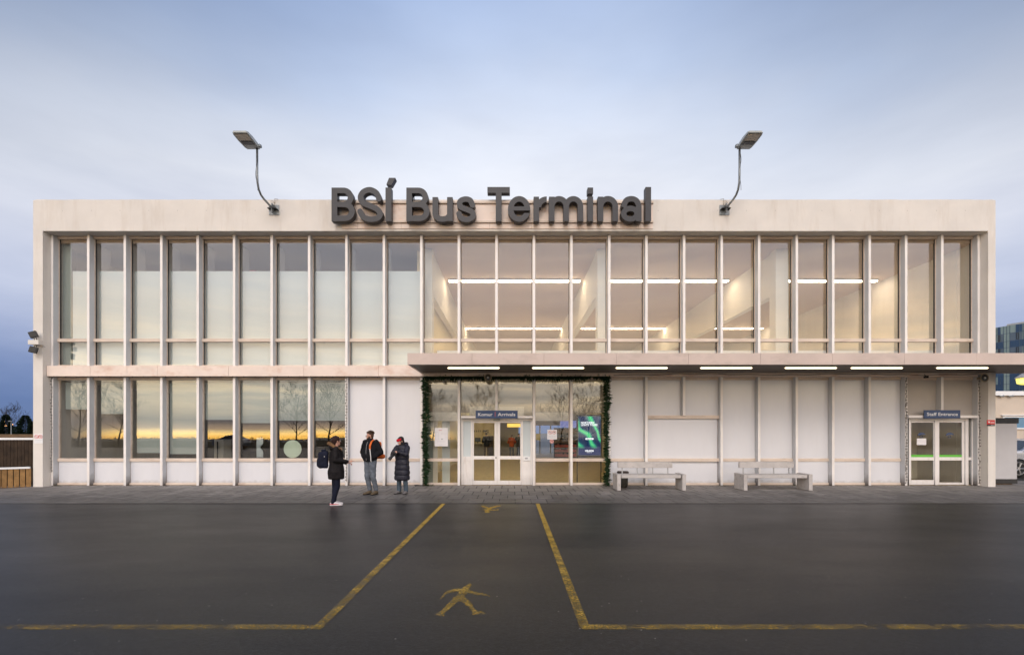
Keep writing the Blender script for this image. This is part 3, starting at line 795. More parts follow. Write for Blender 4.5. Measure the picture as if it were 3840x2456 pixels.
# canopy
CY0, CY1, CZ0, CZ1 = 13.57, 15.615, 3.645, 3.966
CXL, CXR = WX(1527.5, CY0), 20.5
c1 = [1527.5, 1770, 2040, 2311, 2582, 2852, 3122, 3392, 3663, 3935, 4665]
cb = MB()
for a, b_ in zip(c1[:-1], c1[1:]): cb.box(WX(a, CY0)+.002, min(CXR, WX(b_, CY0))-.002, CY0, CY0+.08, CZ0, CZ1, bev=.003)
cb.box(CXL+.002, CXL+.08, CY0+.08, CY1, CZ0, CZ1)
cb.box(15.3, CXR, CY1-.08, CY1, CZ0, CZ1)
cf = cb.build('canopy_fascia', 'fascia', T)
box('canopy_deck', 'soffit', T, CXL+.08, CXR-.01, CY0+.08, CY1-.081, CZ0+.06, CZ1-.03)
sb = MB(); y = CY0+.085
while y < CY1-.1:
    sb.box(CXL+.09, CXR-.01, y, y+.083, CZ0+.012, CZ0+.055); y += .1
sb.build('canopy_soffit', 'soffit', T)
box('canopy_ledge', 'rail', T, CXL+.3, 15.2, CY1-.09, CY1, CZ0-.006, CZ0+.01)

# ------------------------------------------------------------------ rooftop sign
def letters():
    YS, w = 15.2, 72
    def mA(o): return lambda x, y: (1150+o*0+x/3.44, 600+y/3.44)
    def B(dx):
        return lambda X, Y: np.minimum.reduce([f_rect(X, Y, 320+dx, 358, 393+dx, 790),
            f_rect(X, Y, 360+dx, 358, 475+dx, 430), f_rect(X, Y, 360+dx, 540, 492+dx, 608), f_rect(X, Y, 360+dx, 718, 492+dx, 790),
            f_arc(X, Y, 475+dx, 484, 91, 90, w, -90, 90), f_arc(X, Y, 492+dx, 664, 92, 90, w, -90, 90)])
    L = []
    L.append(('A', (310, 640, 350, 800), B(0)))
    L.append(('A', (640, 1000, 340, 810), lambda X, Y: f_path(X, Y, spline([(934, 508), (900, 428), (817, 386), (732, 412), (694, 480), (722, 546), (812, 590), (905, 632), (946, 695), (915, 748), (820, 765), (732, 735), (684, 658)]), w)))
    L.append(('A', (1000, 1160, 220, 800), lambda X, Y: np.minimum(f_rect(X, Y, 1016, 357, 1092, 790),
        np.maximum.reduce([232-Y, ((X-1145)*93+(Y-232)*53)/107, (Y-320)+(X-1040)*-.1, -((X-1062)*86+(Y-232)*35)/93]))))
    L.append(('A', (1275, 1610, 350, 800), B(965)))
    L.append(('A', (1610, 1895, 470, 810), lambda X, Y: np.minimum.reduce([f_rect(X, Y, 1622, 480, 1694, 692), f_rect(X, Y, 1811, 480, 1883, 790), f_arc(X, Y, 1752.5, 690, 94.5, 74, w, 0, 180)])))
    L.append(('A', (1920, 2200, 460, 815), lambda X, Y: f_path(X, Y, spline([(2142, 590), (2112, 525), (2055, 505), (1993, 522), (1969, 566), (1995, 610), (2060, 636), (2125, 665), (2150, 710), (2120, 753), (2055, 768), (1995, 748), (1963, 690)]), 70)))
    L.append(('B', (85, 395, 340, 800), lambda X, Y: np.minimum(f_rect(X, Y, 95, 350, 385, 425), f_rect(X, Y, 203, 350, 278, 790))))
    L.append(('B', (350, 660, 455, 815), lambda X, Y: np.maximum(np.minimum(f_arc(X, Y, 505, 633, 109, 130, w, -180, 180.1), f_rect(X, Y, 400, 601, 612, 653)), -f_rect(X, Y, 560, 653, 700, 684))))
    L.append(('B', (680, 870, 460, 800), lambda X, Y: np.minimum(f_rect(X, Y, 692, 475, 762, 790), np.maximum(f_arc(X, Y, 858, 612, 104, 104, w, 180, 272), X-862))))
    L.append(('B', (880, 1345, 455, 800), lambda X, Y: np.minimum.reduce([f_rect(X, Y, 890, 475, 962, 790), f_rect(X, Y, 1078, 598, 1148, 790), f_rect(X, Y, 1261, 598, 1333, 790),
        f_arc(X, Y, 1019.5, 600, 93.5, 98, w-2, 180, 360), f_arc(X, Y, 1205, 600, 92, 98, w-2, 180, 360)])))
    L.append(('B', (1378, 1470, 345, 800), lambda X, Y: np.minimum(f_rect(X, Y, 1388, 473, 1460, 790), f_rect(X, Y, 1388, 357, 1460, 437))))
    L.append(('B', (1510, 1795, 455, 800), lambda X, Y: np.minimum.reduce([f_rect(X, Y, 1520, 475, 1590, 790), f_rect(X, Y, 1710, 598, 1782, 790), f_arc(X, Y, 1651, 600, 95, 98, w, 180, 360)])))
    L.append(('B', (1810, 2095, 455, 810), lambda X, Y: np.minimum.reduce([f_rect(X, Y, 2012, 600, 2085, 790), f_arc(X, Y, 1940, 694, 86, 68, 70, -180, 180.1),
        f_path(X, Y, spline([(1858, 588), (1885, 524), (1950, 501), (2015, 522), (2048, 585), (2048, 640)]), 70)])))
    L.append(('B', (2125, 2220, 340, 800), lambda X, Y: f_rect(X, Y, 2135, 350, 2208, 790)))
    S = empty('rooftop_sign', (WX(1842, YS), 15.35, 8.3), 'big dark grey letters reading BSÍ Bus Terminal on the roof edge', 'sign')
    for crop, bx, fn in L:
        o = 1150 if crop == 'A' else 1800
        lps = [simplify(l, .55) for l in contour(fn, *bx, 3.0)]
        def mp(Yp, grow=1.):
            return lambda x, y: Vector((WX(o+x/3.44, YS), Yp, WZ(600+y/3.44, YS)))
        par_ = S
        for k_, isl in enumerate(islands(lps)):
            b = fill_extrude(isl, mp(YS), mp(YS+.21)); nm = 'letter' if k_ == 0 else ('accent_mark' if bx[0] == 1000 else 'letter_dot')
            me = bpy.data.meshes.new(nm); b.to_mesh(me); b.free(); o_ = link_mesh(nm, me, 'darkmetal', par_)
            if k_ == 0: par_ = o_
    r = WX(1280, 15.44), WX(2450, 15.44)
    for a, b_ in ((755, 763), (828, 835)):
        box('mounting_rail', 'rail', S, *r, 15.42, 15.497, WZ(b_, 15.44), WZ(a, 15.44), bev=.004)
    box('backing_sheet', 'band', S, *r, 15.475, 15.498, WZ(858, 15.48), WZ(755, 15.48))
    sm = MB()
    for s in (1341, 1504, 1836, 1994, 2328): sm.box(WX(s, 15.47), WX(s, 15.47)+.005, 15.4735, 15.476, WZ(858, 15.47), WZ(836, 15.47))
    sm.build('sheet_joint', 'wood_grey', S)
    br = MB()
    for s in (1270, 1375, 1460, 1545, 1650, 1735, 1860, 1950, 2010, 2070, 2120, 2215, 2260, 2300, 2350, 2430):
        for t in (759, 831): br.box(WX(s, 15.42)-.01, WX(s, 15.42)+.01, 15.4, 15.425, WZ(t, 15.42)-.012, WZ(t, 15.42)+.012)
    br.build('bracket', 'galv', S)
    b = MB(); pts = []
    for k in range(26):
        pts.append((WX(1552+6*math.sin(k*1.9), 15.45), 15.38+.03*math.sin(k*2.3), WZ(730-8*math.cos(k*1.3)+k*.8, 15.45)))
    b.tube([(p[0], p[1], p[2]) for p in pts], .008, 5); b.build('cable', 'cable', S, True)
letters()

# ------------------------------------------------------------------ rooftop floodlights
def floodlight(px, sgn, label):
    X = WX(px, 15.5); z = 8.84
    r = empty('floodlight', (X, 15.5, z), label, 'floodlight', 'floodlights on bent poles over the roof edge')
    b = MB(); b.box(X-.16, X+.16, 15.475, 15.499, z-.16, z+.16, bev=.004)
    for dx in (-.12, .12):
        for dz in (-.12, .12): b.lathe([(0, .016), (.012, .016)], (X+dx, 15.465, z+dz), (0, 1, 0), 6)
    b.build('base_plate', 'galv', r)
    MB().prism([(X-.15, z+.0), (X+.15, z+.0), (X+.02, z+.06), (X-.02, z+.06)], 'y', 15.33, 15.475).build('gusset', 'black', r)
    MB().box(X-.008, X+.008, 15.30, 15.475, z-.14, z+.15).build('gusset', 'galv', r)
    path = [(X, 15.47, z+.01), (X, 15.1, z+.03), (X, 14.86, z+.05), (X, 14.68, z+.09), (X, 14.55, z+.19), (X, 14.48, z+.36), (X, 14.46, z+.6), (X, 14.46, 10.24)]
    MB().tube([p for p in path], .031, 12).build('pole', 'galv', r, True)
    cb = MB(); pp = []
    for k in range(30):
        t = k/29; q = 8.95+t*1.25; pp.append((X+.034*math.sin(t*9+1), 14.43+.012*math.sin(t*17), q))
    cb.tube(pp, .006, 5).build('cable', 'cable', r, True)
    # head: flat tapered lantern pointing out over the lot, its back at the pole top
    xo = -.13*sgn
    def loop(y, w, z0, h): return [(X+xo-w, y, z0), (X+xo+w, y, z0), (X+xo+w*.86, y, z0+h), (X+xo-w*.86, y, z0+h)]
    hb = bmesh.new(); secs = [loop(14.52, .19, 10.215, .10), loop(14.40, .205, 10.20, .14), loop(14.1, .225, 10.215, .13), loop(13.85, .225, 10.235, .09), loop(13.76, .205, 10.25, .05)]
    rr = [[hb.verts.new(p) for p in s] for s in secs]
    for i in range(4):
        for k in range(4): hb.faces.new((rr[i][k], rr[i][(k+1) % 4], rr[i+1][(k+1) % 4], rr[i+1][k]))
    hb.faces.new(rr[0]); hb.faces.new(rr[-1][::-1]); bmesh.ops.recalc_face_normals(hb, faces=hb.faces)
    me = bpy.data.meshes.new('lamp_head'); hb.to_mesh(me); hb.free(); hd = link_mesh('lamp_head', me, 'lamp_grey', r)
    def under(name, m, y0, y1, w, dz):
        def zz(y): return 10.215+(14.1-y)*.08+dz if y < 14.1 else 10.215+dz-.0
        b = MB(); b.quad((X+xo-w, y0, zz(y0)), (X+xo+w, y0, zz(y0)), (X+xo+w, y1, zz(y1)), (X+xo-w, y1, zz(y1)))
        o = b.build(name, m, hd); return o
    under('lens', 'lamp_lens', 13.80, 14.08, .18, -.006); under('vent', 'black', 14.11, 14.27, .17, -.018)
    b = MB(); b.lathe([(-.05, .05), (.05, .05)], (X+sgn*.05+.02*sgn, 14.46, 10.27), (1, 0, 0), 14)
    b.lathe([(0, .035), (.09, .03)], (X+sgn*.07, 14.46, 10.24), (0, 0, 1), 10); b.build('joint', 'galv', r, True)
    b = MB(); pts = [(X+.06*math.cos(k*.5), 15.42-.03*k/20, z+.1+.008*k+.02*math.sin(k*.9)) for k in range(20)]
    b.tube(pts, .006, 5); b.tube([(X+.05*sgn, 15.44, z+.12), (X+.07*sgn, 15.4, z+.25), (X+.05*sgn, 15.42, z+.33), (X+.12*sgn, 15.5, z+.35)], .007, 5); b.build('cable', 'brass', r, True)
floodlight(1028.5, 1, 'grey floodlight on a bent pole left of the rooftop letters')
floodlight(2716, -1, 'grey floodlight on a bent pole right of the rooftop letters')

# ------------------------------------------------------------------ canopy tube lights
proto = None
LT = ['leftmost tube light under the canopy, left of the arrivals doors', 'lit tube light under the canopy above the sheet window right of the doors', 'lit canopy tube light above the left bench',
      'lit canopy tube light above the wide white panel', 'lit canopy tube light right of the second bench', 'lit canopy tube light next before the staff door', 'rightmost lit tube light, over the staff entrance']
for k, (a, b_) in enumerate(((1678, 1874), (1995, 2191), (2308, 2505), (2624, 2823), (2940, 3141), (3187, 3389), (3506, 3711))):
    Yt = 13.98; xc = WX((a+b_)/2, Yt)
    if proto is None:
        proto = empty('canopy_light', (xc, Yt, CZ0), LT[0], 'tube light', 'tube lights under the canopy')
        box('housing', 'lamp_grey', proto, xc-.76, xc+.76, Yt-.055, Yt+.055, CZ0-.022, CZ0+.012, bev=.008)
        MB().tube([(xc-.75, Yt, CZ0-.045), (xc-.72, Yt, CZ0-.045), (xc+.72, Yt, CZ0-.045), (xc+.75, Yt, CZ0-.045)], [.006, .021, .021, .006], 12).build('tube', 'tube', proto, True)
    else:
        c = copy_tree(proto); c.location.x = xc; c['label'] = LT[k]
# strip lights in the upper hall
proto = None; hl = [(19.8, -2.59, 2.79, 'near strip light in the upper hall above the entrance'), (19.8, 3.86, 8.84, 'near strip light in the upper hall right of the entrance'), (19.8, 11.2, 14.9, 'near strip light at the right end of the upper hall'),
                    (28.8, -2.95, 3.12, 'far strip light in the upper hall above the entrance'), (28.8, 4.05, 9.97, 'far strip light in the upper hall right of the entrance'), (28.8, 11.2, 14.9, 'far strip light at the right end of the upper hall')]
for Y, a, b_, lab in hl:
    L = empty('ceiling_light', ((a+b_)/2, Y, 7.98), lab, 'ceiling light', 'strip lights in the upper hall')
    box('housing', 'lamp_grey', L, a, b_, Y-.12, Y+.12, 7.93, 7.979)
    box('tube', 'tube_in', L, a+.02, b_-.02, Y-.07, Y+.07, 7.90, 7.928)
# fill lights added to brighten the ground floor hall, hidden behind its lintel
for k, (x, y) in enumerate(((0, 18.6), (3.4, 19.4), (-1.8, 19.6), (0, 23.5), (3, 26), (-1.5, 29), (1, 33), (-2.2, 35.5))):
    L = empty('ceiling_light', (x, y, 3.46), 'unseen warm fill light added on the ground floor hall ceiling', 'ceiling light', 'added fill lights in the ground floor hall')
    box('housing', 'lamp_grey', L, x-.62, x+.62, y-.17, y+.17, 3.43, 3.459); box('diffuser', 'fill_in', L, x-.6, x+.6, y-.15, y+.15, 3.40, 3.429)

# ------------------------------------------------------------------ signs and notices
def sign_board(name, x0, x1, z0, z1, Y, m, label, cat='sign', bev=.003, dep=.03):
    r = empty(name, ((x0+x1)/2, Y, z0), label, cat)
    box('board', m, r, x0, x1, Y, Y+dep, z0, z1, bev=bev); return r
Y = 15.64
r = sign_board('arrivals_sign', WX(1783.7, Y), WX(1941.5, Y), WZ(1568, Y), WZ(1539, Y), Y, 'navy_sign', 'navy blue sign reading Komur and Arrivals over the main doors')
text('lettering', 'Komur', 'white', r, WX(1793, Y), WX(1847, Y), WZ(1559.3, Y), WZ(1547, Y), Y, .012)
text('lettering', 'Arrivals', 'white', r, WX(1866.5, Y), WX(1932, Y), WZ(1559.3, Y), WZ(1547, Y), Y, .012)
box('divider', 'redprint', r, WX(1855.8, Y), WX(1857.5, Y), Y-.003, Y, WZ(1562, Y), WZ(1544, Y))
Y = 15.66
r = sign_board('staff_entrance_sign', WX(3466, Y), WX(3601.5, Y), WZ(1568, Y), WZ(1537.5, Y), Y, 'navy_sign', 'navy blue sign reading Staff Entrance over the right doors')
text('lettering', 'Staff Entrance', 'white', r, WX(3476, Y), WX(3592, Y), WZ(1558.5, Y), WZ(1546, Y), Y, .012)
def smoke_ring(par, cx, cz, rad, Y, th, cig=True, m='red'):
    pts = [(cx+rad*math.cos(t), Y, cz+rad*math.sin(t)) for t in [k*math.pi/12 for k in range(25)]]
    b = MB(); b.tube(pts, th, 6, False); b.tube([(cx-rad*.68, Y, cz+rad*.68), (cx+rad*.68, Y, cz-rad*.68)], th, 6); b.build('prohibition_ring', m, par)
    b = MB()
    if cig: b.box(cx-rad*.6, cx+rad*.55, Y+.0015, Y+.003, cz-rad*.12, cz+rad*.08)
    else: b.box(cx-rad*.5, cx+rad*.35, Y+.0015, Y+.003, cz-rad*.14, cz+rad*.14); b.box(cx+rad*.1, cx+rad*.5, Y+.0015, Y+.003, cz, cz+rad*.4)
    b.build('pictogram', 'ink', par)
def lines(par, x0, x1, zl, Y, h=.006, m='greyink'):
    b = MB(); rr = random.Random(3)
    for z in zl:
        x = x0
        while x < x1:
            w = rr.uniform(.02, .06); b.box(x, min(x+w, x1), Y-.001, Y, z, z+h); x += w+.008
    b.build('small_print', m, par)
Y = 15.49
x0, x1, z0, z1 = WX(128.5, Y), WX(160, Y), WZ(1661.5, Y), WZ(1627, Y)
r = sign_board('no_smoking_sign', x0, x1, z0, z1, Y, 'white', 'white no smoking and no vaping sign on the left pier', bev=0, dep=.008)
smoke_ring(r, x0+.075, z1-.085, .058, Y-.003, .006); smoke_ring(r, x0+.2, z1-.085, .058, Y-.003, .006, False)
lines(r, x0+.03, x1-.03, [z0+.10, z0+.085, z0+.04], Y-.001)
Y = 15.965
x0, x1, z0, z1 = WX(2052.5, Y), WX(2088.5, Y), WZ(1647, Y), WZ(1610.5, Y)
r = sign_board('no_smoking_sign', x0, x1, z0, z1, Y, 'paper', 'white no smoking sheet stuck to the glass beside the main doors', bev=0, dep=.006)
smoke_ring(r, x0+.095, z1-.09, .055, Y-.003, .005, m='redprint'); smoke_ring(r, x0+.225, z1-.09, .055, Y-.003, .005, False, 'redprint')
lines(r, x0+.03, x1-.03, [z0+.12, z0+.10, z0+.07, z0+.05, z0+.04], Y-.001)
rs = empty('round_sticker', (WX(2069, Y), Y, WZ(1662, Y)), 'small pink round no dogs sticker under the white sheet on the glass', 'sticker')
MB().lathe([(0, .068), (.005, .068)], (WX(2069, Y), Y, WZ(1654.5, Y)), (0, 1, 0), 24).build('disc', mat('pink_vinyl', (.72, .45, .42), .5, .02, 3, 0), rs)
smoke_ring(rs, WX(2069, Y), WZ(1654.5, Y), .052, Y-.003, .005, False, 'redprint')
x0, x1, z0, z1 = WX(1630, Y), WX(1679.5, Y), WZ(1673, Y), WZ(1604, Y)
r = sign_board('floor_plan_notice', x0, x1, z0, z1, Y, 'paper', 'white sheet with a floor plan drawing on the glass left of the doors', bev=0, dep=.006)
b = MB(); W_, H_ = x1-x0, z1-z0
def ln(u0, v0, u1, v1, t=.004):
    xa, xb2 = sorted((x0+W_*u0, x0+W_*u1)); za, zb2 = sorted((z0+H_*v0, z0+H_*v1))
    b.box(xa-t/2, xb2+t/2, Y-.0015, Y, za-t/2, zb2+t/2)
for q in ((.07, .36, .07, .78), (.07, .78, .30, .78), (.30, .74, .30, .36), (.07, .36, .36, .36), (.52, .72, .52, .65), (.52, .65, .95, .65), (.52, .73, .95, .73), (.80, .65, .80, .36), (.95, .73, .95, .36), (.5, .36, .72, .36), (.5, .42, .6, .36), (.6, .42, .7, .42), (.85, .5, .93, .5), (.85, .43, .93, .43)): ln(*q)
b.build('plan_drawing', 'greyink', r); lines(r, x0+.08, x1-.08, [z0+.16, z0+.145, z0+.07], Y-.001, .005)
text('lettering', 'BSÍ', 'redprint', r, x0+W_*.32, x0+W_*.55, z0+H_*.85, z0+H_*.90, Y, .01)
x0, x1, z0, z1 = WX(3439.8, 15.95), WX(3475, 15.95), WZ(1668, 15.95), WZ(1643.5, 15.95)
tag(box('paper_notice', 'paper', None, x0, x1, 15.966, 15.972, z0, z1), 'blank white paper notice taped to the left staff door', 'notice')
Y = 15.49
x0, x1, z0, z1 = WX(3701.5, Y), WX(3731, Y), WZ(1597, Y), WZ(1574.5, Y)
r = sign_board('alarm_sign', x0, x1, z0, z1, Y, 'red', 'small red and black security sign on the right pier', bev=0, dep=.008)
box('black_band', 'black', r, x0, x1, Y-.001, Y, z0, z0+(z1-z0)*.3); lines(r, x0+.11, x1-.02, [z1-.07, z1-.10], Y-.001, .012, 'white'); lines(r, x0+.12, x1-.02, [z0+.03], Y-.002, .010, 'white')
MB().prism([(x0+.02, z1-.04), (x0+.10, z1-.04), (x0+.08, z1-.09), (x0+.065, z1-.07), (x0+.06, z1-.11), (x0+.045, z1-.07)], 'y', Y-.002, Y).build('emblem', 'white', r)
Y = 15.935
b0 = tag(box('door_button', 'white', None, WX(1963, Y), WX(1989, Y), 15.93, 15.95, WZ(1726, Y), WZ(1712.5, Y)), 'white push plate with two dark bars right of the main doors', 'push plate')
MB().box(WX(1968.5, Y), WX(1979, Y), 15.928, 15.93, WZ(1717.5, Y), WZ(1715.5, Y)).box(WX(1968.5, Y), WX(1979, Y), 15.928, 15.93, WZ(1720.5, Y), WZ(1719, Y)).build('printed_bar', 'ink', b0)
tag(boxS('door_sensor', 'lamp_grey', None, 1850, 1875.5, 1570, 1576, 15.86, .08, bev=.006), 'small grey door sensor box under the arrivals sign', 'sensor')
# digital screen behind the glass
Y = 16.22; x0, x1, z0, z1 = WX(2169, Y), WX(2252, Y), WZ(1706, Y), WZ(1561, Y)
r = empty('digital_display', ((x0+x1)/2, Y, .022), 'tall lit display with northern lights tours advert behind the glass', 'display')
box('casing', 'galv', r, x0-.015, x1+.015, Y+.001, Y+.07, z0-.015, z1+.015, bev=.005)
box('back_frame', 'black', r, x0-.05, x1+.05, Y+.07, Y+.13, z0-.06, z1+.06)
box('screen', 'aurora', r, x0, x1, Y-.004, Y+.0005, z0, z1)
for x in (x0-.03, x1+.03): box('post', 'black', r, x-.015, x+.015, Y+.08, Y+.12, .022, z0-.06)
M['scr_txt'] = emis('display_white', (.85, .9, 1), .9)
def tz(v): return z0+(z1-z0)*v
def tx(u): return x0+(x1-x0)*u
text('lettering', 'NORTHERN\nLIGHTS TOURS', 'scr_txt', r, tx(.12), tx(.86), tz(.755), tz(.865), Y-.005, .035)
text('lettering', 'ICELANDIA', 'scr_txt', r, tx(.30), tx(.70), tz(.095), tz(.135), Y-.005, .045)
lines(r, tx(.38), tx(.62), [tz(.065)], Y-.006, .010, 'scr_txt')
b = MB(); pp = [(tx(.35)+.03*math.cos(t), tz(.42)+.028*math.sin(t)) for t in [R(90+k*20) for k in range(10)]]+[(tx(.65)+.03*math.cos(t), tz(.42)+.028*math.sin(t)) for t in [R(-90+k*20) for k in range(10)]]
b.prism(pp, 'y', Y-.007, Y-.0045); b.build('button_graphic', 'scr_txt', r)
text('lettering', 'Book now', 'navy_sign', r, tx(.37), tx(.63), tz(.408), tz(.435), Y-.008, .02)

# ------------------------------------------------------------------ horn speakers, cameras, corner lights
def horn(x, z, Y, rad, label):
    r = empty('horn_speaker', (x, Y+.2, z), label, 'loudspeaker', 'round horn speakers under the canopy')
    MB().lathe([(0, rad), (.01, rad*.97), (.03, rad*.75), (.10, rad*.38), (.13, rad*.36), (.22, rad*.36)], (x, Y, z), (0, 1, 0), 28).build('horn', 'brass', r, True)
    MB().lathe([(-.004, rad*.93), (.0, rad*1.02), (.012, rad*1.02)], (x, Y, z), (0, 1, 0), 28).build('mouth', 'black', r, True)
    b = MB(); pts = [(x+rad*math.cos(t), Y, z+rad*math.sin(t)) for t in [k*math.pi/14 for k in range(29)]]; b.tube(pts, .014, 8, False); b.build('rim', 'brass', r, True)
    MB().ball((x, Y-.01, z), (rad*.28, .03, rad*.28), 2).build('cone', 'white', r, True)
    MB().box(x-.02, x+.02, Y+.12, Y+.2, z+.03, z+.12).build('bracket', 'galv', r)
horn(WX(1830, 15.4), WZ(1415.5, 15.4), 15.4, .105, 'round horn speaker in the garland above the main doors')
horn(WX(3692, 15.3), WZ(1417, 15.3), 15.3, .12, 'round tan horn speaker under the canopy at the right pier')
def camera_box(sx, sy, Y, lab):
    x, z = WX(sx, Y), WZ(sy, Y); r = empty('security_camera', (x, Y+.1, z), lab, 'security camera', 'small black cameras under the canopy')
    MB().box(x-.04, x+.04, Y, Y+.12, z-.035, z+.035, bev=.01).build('body', 'black', r)
    MB().lathe([(0, .02), (.01, .025)], (x, Y-.01, z), (0, 1, 0), 12).build('lens', 'carglass', r)
    MB().tube([(x, Y+.08, z+.03), (x, Y+.12, z+.09)], .012, 8).build('bracket', 'black', r)
camera_box(1664, 1431, 15.7, 'small black camera at the top of the left entrance window')
camera_box(3479, 1413, 15.5, 'small black camera under the canopy over the staff door')
x, z = WX(136, 15.4), WZ(1285, 15.4)
r = empty('security_light', (x, 15.5, z), 'twin floodlight with white box on the upper left pier', 'security light')
box('junction_box', 'stucco', r, x-.17, x+.16, 15.30, 15.45, z-.07, z+.07, bev=.006)
for dz in (.24, -.24):
    m = Matrix.Translation((x-.01, 15.32, z+dz)) @ Matrix.Rotation(R(24), 4, 'Z') @ Matrix.Rotation(R(-22 if dz > 0 else 14), 4, 'Y')
    l = MB().box(-.1, .1, -.05, .05, -.1, .1, bev=.012, mtx=m).build('lamp', 'black', r)
    MB().box(-.07, .07, -.056, -.051, -.07, .07, mtx=m).build('lens', 'black', l)
    MB().tube([(x+.02, 15.4, z+dz*.4), (x+.02, 15.36, z+dz*.7)], .012, 6).tube([(x-.06, 15.4, z+dz*.4), (x-.04, 15.36, z+dz*.7)], .012, 6).build('bracket', 'black', r)
MB().tube([(x+.12, 15.46, z-.06), (x+.22, 15.47, z-.13), (XL1-.01, 15.48, z-.13)], .005, 5).build('cable', 'cable', r)
# wiring under the band and the canopy
b = MB(); pts = []
x = FX[0]
while x < FX[9]: pts.append((x, 15.66+.01*math.sin(x*9), B0-.012-.012*abs(math.sin(x*4.1)))); x += .09
b.tube(pts, .007, 5)
for p_ in pts[2::4]: b.ball((p_[0], p_[1]-.01, p_[2]+.008*random.uniform(-1, 2)), (.014, .014, .02), 1)
tag(b.build('string_lights', 'cable', None, True), 'unlit string lights strung along the lower edge of the spandrel band', 'string lights', 'unlit string lights on the facade')
def drop(s, sgn, z0, label, dense=1.):
    rr = random.Random(int(s)); b = MB(); pts = []; z = B0-.05; X = WX(s, YF)
    while z > z0: pts.append((X+rr.uniform(-.014, .014), YF-.014, z)); z -= .05
    b.tube(pts, .006, 5); k = 0
    for p_ in pts[::2]:
        k += 1; b.box(p_[0]-.018, p_[0]+.018, YF-.022, YF-.008, p_[2]-.007, p_[2]+.007)
        b.ball((p_[0]+rr.choice((-1, 1))*.02, YF-.02, p_[2]), (.012, .012, .016), 1)
    if dense > 1:
        for _ in range(90):
            q = rr.uniform(z0, B0-.1); b.box(X+rr.uniform(-.04, .02), X+rr.uniform(.0, .04), YF-.026, YF-.01, q, q+.008)
    tag(b.build('string_lights', 'cable'), label, 'string lights', 'unlit string lights on the facade')
drop(194.5, 1, .45, 'unlit string lights hanging down the leftmost fin')
drop(1299, 1, .15, 'unlit string lights hanging down the fin behind the fur hooded person')
drop(3397, 1, .1, 'thick bundle of unlit string lights left of the staff doors', 2)
drop(3671, 1, .1, 'unlit string lights hanging right of the staff doors')
b = MB(); rr = random.Random(5); pts = []
x = WX(2300, 15.6)
while x < WX(3690, 15.6):
    pts.append((x, 15.58+.01*math.sin(x*3), B0+.055+.02*math.sin(x*1.3)+.012*math.sin(x*5.1))); x += .15
b.tube(pts, .008, 5); tag(b.build('overhead_cable', 'cable', None, True), 'dark cable sagging along the wall head under the canopy', 'cable')

# ------------------------------------------------------------------ garland
def garland():
    g = empty('garland', (WX(1935, 15.68), 15.72, .02), 'green fir garland framing the entrance windows on three sides', 'garland')
    rr = random.Random(11)
    def run(name, p, q, rad, n, hang=0):
        b = bmesh.new(); p, q = Vector(p), Vector(q)
        for i in range(n):
            t = rr.random(); c = p.lerp(q, t)
            wob = .62+.75*noise.noise((c.x*4.1, c.z*4.1, 5))+.6*noise.noise((c.x*11, c.z*11, 2))
            a = rr.uniform(0, 2*math.pi); d = Vector((rr.gauss(0, 1), rr.gauss(0, .7), rr.gauss(0, 1)))
            ax = (q-p).normalized(); d -= ax*d.dot(ax)*.75; d.normalize()
            if hang and d.z > 0: d.z *= .5
            c0 = c + Vector((.04*noise.noise((c.z*2, 3, c.x)), 0, .03*noise.noise((c.x*2, 8, 1)))) + d*rad*wob*rr.uniform(.0, 1.0) + ax*rr.uniform(-.02, .02)
            L = rr.uniform(.06, .12)*(1 if rr.random() < .93 else 1.35); tip = c0+d*L+Vector((0, 0, -.01*hang)); s = d.cross(Vector((rr.gauss(0, 1), rr.gauss(0, 1), rr.gauss(0, 1)))).normalized()*rr.uniform(.016, .030)
            v = [b.verts.new(x) for x in (c0-s, c0+s, tip+s*.25, tip-s*.25)]; b.faces.new(v)
        me = bpy.data.meshes.new(name); b.to_mesh(me); b.free(); link_mesh(name, me, 'needles', g)
    xl, xr_ = WX(1596, 15.68), WX(2276, 15.68)
    run('side_swag', (xl, 15.69, .06), (xl, 15.69, 3.5), .095, 1150)
    run('side_swag', (xr_, 15.69, .04), (xr_, 15.69, 3.5), .085, 1000)
    run('top_swag', (xl-.05, 15.69, WZ(1412, 15.69)), (xr_+.08, 15.69, WZ(1412, 15.69)), .085, 2700, 1)
    MB().tube([(xl, 15.7, .05), (xl, 15.7, WZ(1412, 15.7)), (xr_, 15.7, WZ(1412, 15.7)), (xr_, 15.7, .05)], .03, 6).build('stem', 'needles', g)
garland()
rr = random.Random(2); b = MB()
pts = [(WX(1556+k*1.3+4*math.sin(k*2.1), 15.62), 15.62+.05*math.sin(k*1.7), .035+.02*abs(math.sin(k))) for k in range(20)]
b.tube(pts, .012, 5); tag(b.build('coiled_cable', 'cable', None, True), 'short black cable heap on the pavement left of the garland foot', 'cable')

